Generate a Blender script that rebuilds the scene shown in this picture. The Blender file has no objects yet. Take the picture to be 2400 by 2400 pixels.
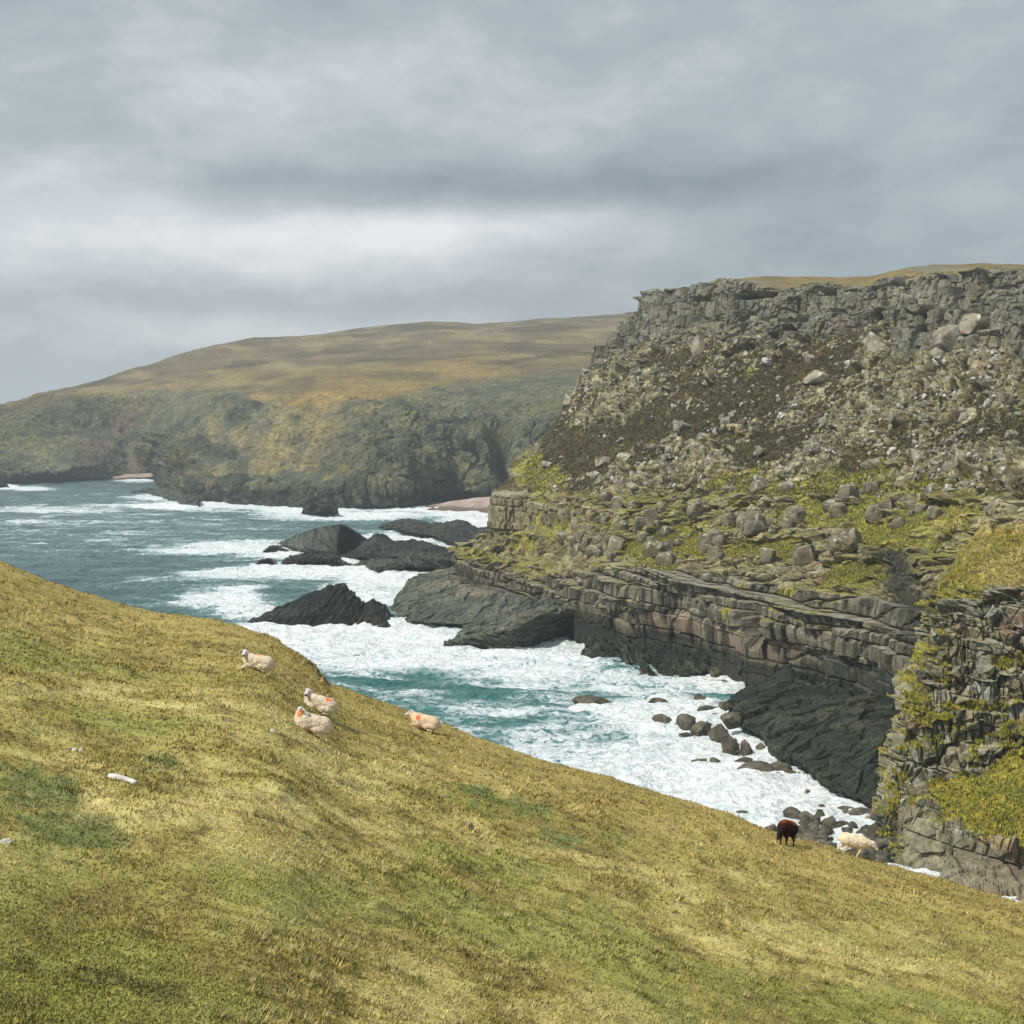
import bpy, math, random
import numpy as np
from mathutils import Vector, Matrix

# ------------------------------------------------------------------ camera / light
S = bpy.context.scene
C = S.collection
F, HC, HY = 3333.0, 60.0, 1000.0      # focal length in photo pixels, eye height over the sea, row of the horizon
f32 = np.float32

cam_d = bpy.data.cameras.new("camera")
cam = bpy.data.objects.new("camera", cam_d); C.objects.link(cam)
cam.location = (0, 0, HC); cam.rotation_euler = (math.radians(90), 0, 0)
cam_d.sensor_width = 36; cam_d.lens = 36 * F / 2400; cam_d.shift_y = -200 / 2400
cam_d.clip_start = 0.5; cam_d.clip_end = 40000
S.camera = cam

SUN_EL, SUN_AZ = math.radians(50), math.radians(238)   # azimuth from +Y clockwise: behind the camera, to the left
world = bpy.data.worlds.new("World"); S.world = world; world.use_nodes = True
S.view_settings.view_transform = 'Standard'; S.view_settings.look = 'None'
S.view_settings.exposure = 0.27; S.view_settings.gamma = 1.0

def build_world():
    nt = world.node_tree; N = nt.nodes; L = nt.links; N.clear()
    out = N.new('ShaderNodeOutputWorld'); bg = N.new('ShaderNodeBackground'); L.new(bg.outputs[0], out.inputs[0])
    sky = N.new('ShaderNodeTexSky'); sky.sky_type = 'NISHITA'; sky.sun_disc = False
    sky.sun_elevation = SUN_EL; sky.sun_rotation = SUN_AZ
    def m(op, a, b=None, c=None):
        n = N.new('ShaderNodeMath'); n.operation = op
        for i, v in enumerate((a, b, c)):
            if v is None: continue
            if isinstance(v, (int, float)): n.inputs[i].default_value = v
            else: L.new(v, n.inputs[i])
        return n.outputs[0]
    tc = N.new('ShaderNodeTexCoord'); sp = N.new('ShaderNodeSeparateXYZ'); L.new(tc.outputs['Generated'], sp.inputs[0])
    x, y, z = sp.outputs
    az = m('ARCTAN2', x, y)
    el = m('ARCSINE', z)
    ae = m('MAXIMUM', el, 0.0)
    def noise(vx, vy, scale, det, dist=0.0, seed=0.0, rough=.55):
        cb = N.new('ShaderNodeCombineXYZ'); L.new(vx, cb.inputs[0]); L.new(vy, cb.inputs[1]); cb.inputs[2].default_value = seed
        n = N.new('ShaderNodeTexNoise'); n.inputs['Scale'].default_value = scale; n.inputs['Detail'].default_value = det
        n.inputs['Roughness'].default_value = rough; n.inputs['Distortion'].default_value = dist
        L.new(cb.outputs[0], n.inputs['Vector']); return n.outputs[0]
    ax = m('MULTIPLY', az, 3.4)
    ey = m('MULTIPLY', el, 9.0)
    n1 = noise(ax, ey, 1.7, 6, .4, 3.1)
    n2 = noise(m('MULTIPLY', az, 11.0), m('MULTIPLY', el, 24.0), 1.5, 9, .3, 7.7, .58)
    # soft banks of cloud: (azimuth, elevation, half width, half height, strength)
    elw = m('ADD', el, m('MULTIPLY', m('SUBTRACT', n1, .5), .035))
    def blob(a0, e0, wa, we, s):
        u = m('DIVIDE', m('SUBTRACT', az, a0), wa); v = m('DIVIDE', m('SUBTRACT', elw, e0), we)
        r = m('ADD', m('MULTIPLY', u, u), m('MULTIPLY', v, v))
        return m('MULTIPLY', m('POWER', 2.718, m('MULTIPLY', r, -1.0)), s)
    tot = None
    for b in BLOBS:
        v = blob(*b); tot = v if tot is None else m('ADD', tot, v)
    br = m('ADD', tot, m('MULTIPLY', m('SUBTRACT', n1, .5), .42))
    br = m('ADD', br, m('MULTIPLY', m('SUBTRACT', n2, .5), .62))
    br = m('ADD', br, .40)
    cr = N.new('ShaderNodeValToRGB'); L.new(br, cr.inputs[0])
    e = cr.color_ramp.elements
    e[0].position = 0.0; e[0].color = (.205, .25, .285, 1)
    e[1].position = 1.0; e[1].color = (.76, .78, .79, 1)
    k = e.new(.45); k.color = (.375, .42, .45, 1)
    # overcast: the cloud overhead is brighter than the cloud low down
    zr = N.new('ShaderNodeMapRange'); zr.interpolation_type = 'SMOOTHSTEP'
    zr.inputs['From Min'].default_value = .30; zr.inputs['From Max'].default_value = 1.1
    zr.inputs['To Min'].default_value = 1.0; zr.inputs['To Max'].default_value = 1.15
    L.new(el, zr.inputs['Value'])
    cl = N.new('ShaderNodeVectorMath'); cl.operation = 'SCALE'; L.new(cr.outputs[0], cl.inputs[0]); L.new(zr.outputs[0], cl.inputs['Scale'])
    sk = N.new('ShaderNodeVectorMath'); sk.operation = 'SCALE'; L.new(sky.outputs[0], sk.inputs[0]); sk.inputs['Scale'].default_value = .08
    mx = N.new('ShaderNodeMix'); mx.data_type = 'RGBA'; mx.inputs[0].default_value = .9
    L.new(sk.outputs[0], mx.inputs[6]); L.new(cl.outputs[0], mx.inputs[7])
    L.new(mx.outputs[2], bg.inputs[0]); bg.inputs[1].default_value = 1.0

def ang(px, py): return math.atan((px - 1200) / F), math.atan((HY - py) / F)
BLOBS = []
for px, py, wx, wy, s in [(350, 575, 700, 100, .44), (1000, 540, 420, 60, .42), (150, 830, 330, 110, .10), (120, 430, 260, 60, .28),
                          (620, 790, 420, 55, .26), (1150, 440, 900, 48, -.32), (1850, 620, 600, 200, -.16), (700, 690, 600, 40, -.15),
                          (2300, 470, 300, 70, .10), (1500, 560, 250, 60, .12), (700, 200, 700, 120, .22), (1900, 150, 600, 140, .05)]:
    a, e_ = ang(px, py); BLOBS.append((a, e_, wx / F, wy / F, s))
build_world()

sun_d = bpy.data.lights.new("sun", 'SUN'); sun_d.energy = 3.3; sun_d.angle = math.radians(6); sun_d.color = (1, .96, .86)
sun = bpy.data.objects.new("sun", sun_d); C.objects.link(sun)
sdir = Vector((math.sin(SUN_AZ) * math.cos(SUN_EL), math.cos(SUN_AZ) * math.cos(SUN_EL), math.sin(SUN_EL)))
sun.rotation_euler = sdir.to_track_quat('Z', 'Y').to_euler(); sun.location = (0, 0, 300)

# ------------------------------------------------------------------ noise in numpy
def hsh(ix, iy, iz, seed):
    n = (ix.astype(np.int64) * 374761393 + iy.astype(np.int64) * 668265263 + iz.astype(np.int64) * 2147483647 * 3 + seed * 974634777) & 0xFFFFFFFF
    n = n.astype(np.uint32)
    n ^= n >> np.uint32(15); n *= np.uint32(2246822519); n ^= n >> np.uint32(13); n *= np.uint32(3266489917); n ^= n >> np.uint32(16)
    return n
def hf(n): return (n & np.uint32(0xFFFFFF)).astype(f32) * f32(1 / 16777216.)
def re(n):
    n = n * np.uint32(747796405) + np.uint32(2891336453); n ^= n >> np.uint32(16); n *= np.uint32(277803737); n ^= n >> np.uint32(13); return n
def vnoise(x, y, z, seed=0):
    ix, iy, iz = np.floor(x), np.floor(y), np.floor(z)
    fx, fy, fz = (x - ix).astype(f32), (y - iy).astype(f32), (z - iz).astype(f32)
    fx = fx * fx * (3 - 2 * fx); fy = fy * fy * (3 - 2 * fy); fz = fz * fz * (3 - 2 * fz)
    r = 0
    for a in (0, 1):
        wx = fx if a else 1 - fx
        for b in (0, 1):
            wy = fy if b else 1 - fy
            for c in (0, 1):
                r = r + hf(hsh(ix + a, iy + b, iz + c, seed)) * wx * wy * (fz if c else 1 - fz)
    return r * 2 - 1
def fbm(x, y, z, oct=4, seed=0, gain=.5, lac=2.03):
    a, t, r = 1., 0., 0
    for o in range(oct):
        r = r + a * vnoise(x, y, z, seed + o * 17); t += a; a *= gain
        x, y, z = (x * .8 + y * .6) * lac + 11.3, (y * .8 - x * .6) * lac - 5.1, z * lac + 3.7
    return r / t
def ridge(x, y, z, oct=4, seed=0):
    a, t, r = 1., 0., 0
    for o in range(oct):
        r = r + a * (1 - np.abs(vnoise(x, y, z, seed + o * 17)) * 2); t += a; a *= .5
        x, y, z = (x * .8 + y * .6) * 2.1 + 1.3, (y * .8 - x * .6) * 2.1 - 5.1, z * 2.1
    return r / t
def worley(x, y, z, seed=0, jit=.9):
    """F1, F2-F1, random id, offset to the cell's centre"""
    ix, iy, iz = np.floor(x), np.floor(y), np.floor(z)
    x = x.astype(f32); y = y.astype(f32); z = z.astype(f32)
    F1 = np.full(x.shape, 9., f32); F2 = F1.copy(); ID = np.zeros(x.shape, np.uint32)
    ox = np.zeros(x.shape, f32); oy = ox.copy(); oz = ox.copy()
    for a in (-1, 0, 1):
        for b in (-1, 0, 1):
            for c in (-1, 0, 1):
                h = hsh(ix + a, iy + b, iz + c, seed); h2 = re(h); h3 = re(h2)
                dx = x - (ix + a + .5 + (hf(h) - .5) * jit).astype(f32)
                dy = y - (iy + b + .5 + (hf(h2) - .5) * jit).astype(f32)
                dz = z - (iz + c + .5 + (hf(h3) - .5) * jit).astype(f32)
                d = dx * dx + dy * dy + dz * dz
                n = d < F1
                F2 = np.where(n, F1, np.minimum(F2, d)); F1 = np.where(n, d, F1); ID = np.where(n, re(h3), ID)
                ox = np.where(n, dx, ox); oy = np.where(n, dy, oy); oz = np.where(n, dz, oz)
    F1 = np.sqrt(F1); F2 = np.sqrt(F2)
    return F1, F2 - F1, ID, ox, oy, oz
def facets(x, y, z, seed, tilt=.7, jit=.95):
    """blocky relief: every cell has its own level and its own tilted face; 0..1-ish, crack (0 at joints), id"""
    _, cr, ID, ox, oy, oz = worley(x, y, z, seed, jit)
    a = hf(ID); b = re(ID); c = re(b); d = re(c)
    t = (hf(b) - .5) * ox + (hf(c) - .5) * oy + (hf(d) - .5) * oz
    return a + t * tilt * 2, cr, a, hf(b)
def sst(a, b, x):
    t = np.clip((x - a) / (b - a), 0, 1); return t * t * (3 - 2 * t)
def mixc(a, b, t):
    t = np.asarray(t)[..., None]; return np.asarray(a) * (1 - t) + np.asarray(b) * t

# ------------------------------------------------------------------ helpers
def P(px, py, Y): return np.stack([(np.asarray(px) - 1200.) * Y / F, np.asarray(Y) + 0. * np.asarray(px), HC - np.asarray(Y) * (np.asarray(py) - HY) / F], -1)
def Yz(py, z): return (HC - z) * F / (py - HY)
def tag(o, label=None, cat=None, group=None, kind=None):
    if label: o['label'] = label
    if cat: o['category'] = cat
    if group: o['group'] = group
    if kind: o['kind'] = kind
    return o
def mesh_np(name, V, Q, mat, col=None, smooth=True, parent=None, attrs=None):
    me = bpy.data.meshes.new(name)
    V = np.ascontiguousarray(V, dtype=f32).reshape(-1, 3); Q = np.ascontiguousarray(Q, dtype=np.int32)
    k = Q.shape[1]
    me.vertices.add(len(V)); me.vertices.foreach_set('co', V.ravel())
    me.loops.add(Q.size); me.loops.foreach_set('vertex_index', Q.ravel())
    me.polygons.add(len(Q)); me.polygons.foreach_set('loop_start', np.arange(0, Q.size, k, dtype=np.int32))
    me.polygons.foreach_set('use_smooth', np.full(len(Q), smooth))
    me.update(calc_edges=True)
    if col is not None:
        col = np.asarray(col, f32).reshape(-1, 3)
        a = me.color_attributes.new('Col', 'FLOAT_COLOR', 'POINT')
        a.data.foreach_set('color', np.concatenate([np.clip(col, .002, 1), np.ones((len(col), 1), f32)], 1).ravel().astype(f32))
    for n_, v in (attrs or {}).items():
        a = me.attributes.new(n_, 'FLOAT', 'POINT'); a.data.foreach_set('value', np.asarray(v, f32).ravel())
    if mat: me.materials.append(mat)
    o = bpy.data.objects.new(name, me); C.objects.link(o)
    if parent: o.parent = parent
    return o
def grid_q(nv, nu):
    i = np.arange(nv * nu).reshape(nv, nu)
    return np.stack([i[:-1, :-1], i[:-1, 1:], i[1:, 1:], i[1:, :-1]], -1).reshape(-1, 4)
def row_eval(row, n, hid=None):
    """row: (px, py, Y) or (px, ('z', z), Y) or (px, py, ('z', z)); linear in px; hid = fraction of columns that wrap behind the left edge"""
    R = []
    for px, py, Y in row:
        if isinstance(py, tuple): py = HY + (HC - py[1]) * F / Y
        if isinstance(Y, tuple): Y = (HC - Y[1]) * F / (py - HY)
        R.append((px, py, Y))
    R = np.array(R, float)
    nh = int(n * hid[0]) if hid else 0
    x = np.linspace(R[0, 0], R[-1, 0], n - nh)
    w = P(x, np.interp(x, R[:, 0], R[:, 1]), np.interp(x, R[:, 0], R[:, 2]))
    if nh:
        t = np.linspace(1, 0, nh, endpoint=False)[:, None]
        d = np.array([hid[1], hid[2], 0.])
        c = w[0] + t * d + np.array([-1, 0, 0]) * (np.sin(t * math.pi) * abs(hid[1]) * .12)
        w = np.concatenate([c, w], 0)
    return w
def smooth_ax(A, ax, it):
    for _ in range(it):
        B = A.copy(); n = A.shape[ax]
        s = [slice(None)] * 3
        def sl(a, b): q = list(s); q[ax] = slice(a, b); return tuple(q)
        B[sl(1, n - 1)] = A[sl(0, n - 2)] * .25 + A[sl(1, n - 1)] * .5 + A[sl(2, n)] * .25
        A = B
    return A
def loft(rows, nu, nv, wts=None, sv=6, su=6, hid=None):
    rs = [row_eval(r, nu, hid) for r in rows]
    if wts is None: wts = [1] * (len(rs) - 1)
    t = np.concatenate([[0], np.cumsum(wts)]); t = t / t[-1]
    v = np.linspace(0, 1, nv)
    A = np.stack(rs, 0)
    G = np.empty((nv, nu, 3))
    k = np.clip(np.searchsorted(t, v, 'right') - 1, 0, len(rs) - 2)
    w = ((v - t[k]) / (t[k + 1] - t[k]))[:, None, None]
    G = A[k] * (1 - w) + A[k + 1] * w
    G = smooth_ax(G, 0, sv); G = smooth_ax(G, 1, su)
    return G
def normals(G):
    du = np.gradient(G, axis=1); dv = np.gradient(G, axis=0)
    n = np.cross(du, dv); n /= np.linalg.norm(n, axis=-1, keepdims=True) + 1e-9
    return n * np.sign(np.median(-n[..., 1] + n[..., 2] * .8))
def bricks(x, y, z, w, h, seed, rot=.5):
    """jointed blocks: level 0..1, metres to the nearest joint, id"""
    c, s_ = math.cos(rot), math.sin(rot); x, y = x * c + y * s_, y * c - x * s_
    zr = z / h; r = np.floor(zr); fz = zr - r
    q = hsh(r, r * 0, r * 0, seed); o1 = hf(q); o2 = hf(re(q)); ww = w * (.65 + .8 * hf(re(re(q))))
    X = x / ww + o1 * 7; Y = y / ww + o2 * 7; cx = np.floor(X); cy = np.floor(Y)
    e = np.minimum(np.minimum(np.minimum(X - cx, cx + 1 - X), np.minimum(Y - cy, cy + 1 - Y)) * ww, np.minimum(fz, 1 - fz) * h)
    k = hsh(cx, cy, r, seed + 3)
    return hf(k), e, hf(re(k)), hf(re(re(re(q))))
def colhash(x, y, w, seed, rot=.4):
    c, s_ = math.cos(rot), math.sin(rot); return hf(hsh(np.floor((x * c + y * s_) / w), np.floor((y * c - x * s_) / w), np.floor(x * 0), seed))
def stacks(x, y, bed, w, h, seed, rot=.4, jit=.8):
    """upright joint columns cut by beds: level, metres to the nearest upright joint, shifted bed coordinate, id"""
    c, s_ = math.cos(rot), math.sin(rot); u = (x * c + y * s_) / w; v = (y * c - x * s_) / w
    F1, cr, ID, _, _, _ = worley(u, v, u * 0 + .5, seed, .75)
    b2 = bed + hf(ID) * h * jit; row = np.floor(b2 / h)
    k = hsh(ID.astype(np.int64) & 0xFFFF, (ID >> np.uint32(16)).astype(np.int64), row, seed + 9)
    return hf(k), cr * w, b2, hf(re(k))
def terrace(G, n, bed, h, amt, riser=.55, cmax=2.2):
    """turn a sloping face into risers and treads along its beds"""
    hn = np.sqrt(n[..., 0] ** 2 + n[..., 1] ** 2) + 1e-6
    cot = np.clip(np.maximum(n[..., 2], 0) / hn, 0, cmax)
    fz = bed / h; fz = fz - np.floor(fz)
    up = h * (np.minimum(fz / riser, 1) - fz) * sst(.05, .3, cot)
    out = h * cot * (fz - np.clip((fz - riser) / (1 - riser), 0, 1))
    R = G.copy(); R[..., 0] += n[..., 0] / hn * out * amt; R[..., 1] += n[..., 1] / hn * out * amt; R[..., 2] += up * amt
    return R
def topx(G): return 1200 + G[..., 0] * F / G[..., 1], HY + (HC - G[..., 2]) * F / G[..., 1]
def ell(px, py, L):
    r = np.zeros(px.shape, f32)
    for cx, cy, rx, ry, s in L:
        r = np.maximum(r, s * np.clip(1.25 - ((px - cx) / rx) ** 2 - ((py - cy) / ry) ** 2, 0, 1).astype(f32))
    return r

# ------------------------------------------------------------------ materials
def mat_new(name, rough=.9, col=None, noise=None, bump=None, spec=.3, attr='Col'):
    """principled + vertex colour (or a colour) broken up by noise; bump = (scale, distance)"""
    m = bpy.data.materials.new(name); m.use_nodes = True; nt = m.node_tree; N = nt.nodes; L = nt.links
    b = N['Principled BSDF']; b.inputs['Roughness'].default_value = rough; b.inputs['Specular IOR Level'].default_value = spec
    if col is None:
        a = N.new('ShaderNodeAttribute'); a.attribute_name = attr; src = a.outputs['Color']
    else:
        a = N.new('ShaderNodeRGB'); a.outputs[0].default_value = (*col, 1); src = a.outputs[0]
    geo = N.new('ShaderNodeNewGeometry')
    if noise:
        for (sc, lo, hi) in noise:
            n = N.new('ShaderNodeTexNoise'); n.inputs['Scale'].default_value = sc; n.inputs['Detail'].default_value = 5; n.inputs['Roughness'].default_value = .65
            L.new(geo.outputs['Position'], n.inputs['Vector'])
            r = N.new('ShaderNodeMapRange'); r.inputs['From Min'].default_value = .3; r.inputs['From Max'].default_value = .7
            r.inputs['To Min'].default_value = lo; r.inputs['To Max'].default_value = hi; L.new(n.outputs[0], r.inputs['Value'])
            s = N.new('ShaderNodeVectorMath'); s.operation = 'SCALE'; L.new(src, s.inputs[0]); L.new(r.outputs[0], s.inputs['Scale']); src = s.outputs[0]
    L.new(src, b.inputs['Base Color'])
    if bump:
        n = N.new('ShaderNodeTexNoise'); n.inputs['Scale'].default_value = bump[0]; n.inputs['Detail'].default_value = 6; n.inputs['Roughness'].default_value = .65
        L.new(geo.outputs['Position'], n.inputs['Vector'])
        bp = N.new('ShaderNodeBump'); bp.inputs['Distance'].default_value = bump[1]; bp.inputs['Strength'].default_value = 1
        L.new(n.outputs[0], bp.inputs['Height']); L.new(bp.outputs[0], b.inputs['Normal'])
    return m
M_cliff = mat_new('cliff_rock_and_heather', .92, noise=[(1.1, .68, 1.34), (.18, .85, 1.15)], bump=(.9, .5))
M_wet = mat_new('wet_rock', .68, noise=[(1.4, .6, 1.4), (.3, .7, 1.3)], bump=(1.0, .5), spec=.22)
M_head = mat_new('headland_ground', .95, noise=[(.5, .5, 1.5), (.14, .62, 1.38), (.03, .86, 1.14)], bump=(.25, 5.), spec=.1)
M_turf = mat_new('turf', .95, noise=[(6., .72, 1.25)], bump=(9., .03), spec=.1)
M_blade = mat_new('grass_blade', .8, noise=[(2., .85, 1.15)], spec=.12)
M_shingle = mat_new('shingle', .95, noise=[(1.6, .75, 1.25)], bump=(1.2, .3))

# ------------------------------------------------------------------ sea
ROCKMASK = []   # filled with (px, py, rx, ry) of rocks standing in the water, for the foam round them
FOAM = [(2300, 2090, 400, 70, .95), (280, 1240, 520, 70, .20),   # cx, cy, rx, ry, strength (photo pixels of the water surface)
    (620, 1185, 300, 12, .8), (820, 1210, 200, 9, 1.0), (720, 1195, 140, 14, .95), (500, 1178, 110, 12, .9), (380, 1165, 80, 8, .7), (980, 1196, 120, 7, .95), (1120, 1225, 90, 18, .95),
    (1090, 1205, 100, 9, .9), (960, 1262, 150, 14, 1.0), (1060, 1285, 60, 16, 1.0), (560, 1285, 160, 20, .78), (470, 1292, 150, 9, .8), (300, 1185, 120, 6, .45), (120, 1195, 200, 9, .5),
    (60, 1146, 60, 5, .8), (330, 1127, 60, 3, .9), (180, 1225, 260, 8, .35), (820, 1330, 90, 22, 1.0), (900, 1350, 130, 30, .95), (700, 1340, 170, 20, .85), (560, 1345, 170, 14, .6), (880, 1385, 120, 30, .8),
    (520, 1408, 95, 20, .95), (600, 1430, 110, 16, .7), (560, 1385, 60, 8, .6), (450, 1360, 240, 10, .35), (680, 1500, 170, 40, .95), (820, 1500, 210, 32, 1.0), (1000, 1500, 90, 40, .95), (900, 1540, 230, 36, .85), (1050, 1555, 260, 26, .66),
    (1250, 1560, 220, 40, .68), (1350, 1530, 110, 30, .95), (1380, 1515, 60, 20, 1.0), (1520, 1600, 160, 50, .55), (1330, 1620, 200, 40, .36), (1560, 1680, 170, 60, .76), (1700, 1590, 120, 30, 1.0), (1500, 1800, 260, 90, .72),
    (1350, 1740, 240, 70, .52), (1700, 1800, 240, 110, 1.0), (1800, 1850, 260, 100, 1.0), (1300, 1800, 160, 50, .6), (1850, 1950, 300, 80, .95), (1000, 1640, 200, 40, .28), (1150, 1700, 220, 60, .36), (760, 1620, 200, 24, .30), (1650, 1950, 260, 60, 1.0), (1900, 1750, 80, 40, .9)]
def make_sea():
    dense = np.linspace(-120, 2560, 1250); left = -120 - np.geomspace(3, 2800, 40)[::-1]; right = 2560 + np.geomspace(3, 2800, 40)
    px = np.concatenate([left, dense, right])
    py = np.concatenate([np.geomspace(9800, 2160, 20, endpoint=False), np.linspace(2150, 1150, 1150), 1000 + np.geomspace(149.5, 21, 200)])
    PX, PY = np.meshgrid(px, py)
    Y = HC * F / (PY - HY)
    G = P(PX, PY, Y)
    x, y = G[..., 0], G[..., 1]
    dd = Y / F * 2.3     # metres per rendered pixel
    swell = (np.sin((y * .92 + x * .35) * .115 + 2.2 * fbm(x / 70, y / 70, y * 0, 2, 5)) * .55)
    chop = fbm(x / 13, y / 6, y * 0, 4, 31) * 1.8 + ridge(x / 6, y / 3.2, y * 0, 3, 41) * .55
    fade = np.clip(1.5 / dd, .25, 1)
    G[..., 2] += swell + chop * .75 * fade + fbm(x / 2.2, y / 1.3, y * 0, 3, 91) * .3 * np.clip(.6 / dd, 0, 1)
    fo = np.zeros(x.shape, f32)
    for cx, cy, rx, ry, s in FOAM:
        d = ((PX - cx) / rx) ** 2 + ((PY - cy) / ry) ** 2
        fo = np.maximum(fo, s * np.exp(-np.maximum(d - .35, 0) * 1.1).astype(f32))
    for cx, cy, rx, ry in ROCKMASK:
        d = ((PX - cx) / rx) ** 2 + ((PY - cy) / ry) ** 2
        fo = np.maximum(fo, .95 * np.exp(-np.maximum(d - 1.0, 0) * 1.6).astype(f32))
    G[..., 2] += fo * (.5 + fbm(x / 5, y / 3.5, y * 0, 3, 77)) * .8
    m = bpy.data.materials.new('sea_water'); m.use_nodes = True; nt = m.node_tree; N = nt.nodes; L = nt.links
    b = N['Principled BSDF']; b.inputs['IOR'].default_value = 1.333
    geo = N.new('ShaderNodeNewGeometry'); at = N.new('ShaderNodeAttribute'); at.attribute_name = 'foam'; tq = N.new('ShaderNodeAttribute'); tq.attribute_name = 'teal'
    def noise(sc, det, vec, dist=0, rough=.6):
        n = N.new('ShaderNodeTexNoise'); n.inputs['Scale'].default_value = sc; n.inputs['Detail'].default_value = det; n.inputs['Distortion'].default_value = dist; n.inputs['Roughness'].default_value = rough
        L.new(vec, n.inputs['Vector']); return n.outputs[0]
    def mth(op, a, b_=None, c=None, clamp=False):
        n = N.new('ShaderNodeMath'); n.operation = op; n.use_clamp = clamp
        for i, v in enumerate((a, b_, c)):
            if v is None: continue
            if isinstance(v, (int, float)): n.inputs[i].default_value = v
            else: L.new(v, n.inputs[i])
        return n.outputs[0]
    mp = N.new('ShaderNodeMapping'); mp.inputs['Scale'].default_value = (1, 1.0, 1); mp.inputs['Rotation'].default_value = (0, 0, math.radians(18)); L.new(geo.outputs['Position'], mp.inputs[0])
    mp2 = N.new('ShaderNodeMapping'); mp2.inputs['Scale'].default_value = (.32, .8, 1); mp2.inputs['Rotation'].default_value = (0, 0, math.radians(12)); L.new(geo.outputs['Position'], mp2.inputs[0])
    nA = noise(.085, 7, mp2.outputs[0], 1.2, .62); nB = noise(.35, 6, mp.outputs[0], 1.6, .62); nC = noise(.7, 5, mp2.outputs[0], .8)
    nD = noise(1.9, 4, mp2.outputs[0], 1.5, .6)
    # lacy threads: ridges of the noise
    lace = mth('SUBTRACT', 1.0, mth('MULTIPLY', mth('ABSOLUTE', mth('SUBTRACT', nB, .5)), 9.0), clamp=True)
    v = mth('ADD', mth('MULTIPLY', at.outputs['Fac'], 1.45), mth('MULTIPLY', mth('SUBTRACT', nA, .5), 2.9))
    v = mth('ADD', v, mth('MULTIPLY', mth('SUBTRACT', nB, .5), 1.7))
    v = mth('ADD', v, mth('MULTIPLY', mth('SUBTRACT', nC, .5), .5))
    v = mth('ADD', v, mth('MULTIPLY', lace, mth('MULTIPLY', at.outputs['Fac'], .5)))
    mr = N.new('ShaderNodeMapRange'); mr.interpolation_type = 'SMOOTHSTEP'; mr.inputs['From Min'].default_value = .42; mr.inputs['From Max'].default_value = .95; L.new(v, mr.inputs['Value'])
    mr2 = N.new('ShaderNodeMapRange'); mr2.interpolation_type = 'SMOOTHSTEP'; mr2.inputs['From Min'].default_value = -.2; mr2.inputs['From Max'].default_value = .75; L.new(v, mr2.inputs['Value'])
    mr3 = N.new('ShaderNodeMapRange'); mr3.inputs['From Min'].default_value = .7; mr3.inputs['From Max'].default_value = 2.0; L.new(v, mr3.inputs['Value'])
    deep = N.new('ShaderNodeMix'); deep.data_type = 'RGBA'; deep.inputs[6].default_value = (.058, .108, .112, 1); deep.inputs[7].default_value = (.018, .13, .125, 1); L.new(tq.outputs['Fac'], deep.inputs[0])
    aer = N.new('ShaderNodeMix'); aer.data_type = 'RGBA'; L.new(mth('MULTIPLY', mr2.outputs[0], .55), aer.inputs[0]); L.new(deep.outputs[2], aer.inputs[6]); aer.inputs[7].default_value = (.20, .36, .36, 1)
    fc = N.new('ShaderNodeMix'); fc.data_type = 'RGBA'; L.new(mr.outputs[0], fc.inputs[0]); L.new(aer.outputs[2], fc.inputs[6])
    fcol = N.new('ShaderNodeMix'); fcol.data_type = 'RGBA'; fcol.inputs[6].default_value = (.60, .70, .73, 1); fcol.inputs[7].default_value = (.93, .94, .95, 1)
    fr = N.new('ShaderNodeMapRange'); fr.interpolation_type = 'SMOOTHSTEP'; fr.inputs['From Min'].default_value = .30; fr.inputs['From Max'].default_value = .70
    L.new(mth('ADD', mth('MULTIPLY', nC, .45), mth('ADD', mth('MULTIPLY', nB, .35), mth('MULTIPLY', mr3.outputs[0], .22))), fr.inputs['Value']); L.new(fr.outputs[0], fcol.inputs[0])
    L.new(fcol.outputs[2], fc.inputs[7]); L.new(fc.outputs[2], b.inputs['Base Color'])
    rg = N.new('ShaderNodeMapRange'); rg.inputs['To Min'].default_value = .28; rg.inputs['To Max'].default_value = .9; L.new(mr.outputs[0], rg.inputs['Value']); L.new(rg.outputs[0], b.inputs['Roughness'])
    bp = N.new('ShaderNodeBump'); bp.inputs['Distance'].default_value = 1.1; bp.inputs['Strength'].default_value = 1.0
    L.new(mth('ADD', mth('ADD', nC, mth('MULTIPLY', nD, .15)), mth('MULTIPLY', nB, 1.2)), bp.inputs['Height']); L.new(bp.outputs[0], b.inputs['Normal'])
    teal = np.clip(sst(1330, 1640, PY) * .9 + .25 * sst(1180, 1230, PY) * sst(500, 900, PX), 0, 1)
    o = mesh_np('sea', G, grid_q(*PX.shape), m, attrs={'foam': fo, 'teal': teal}); tag(o, kind='structure')

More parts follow.
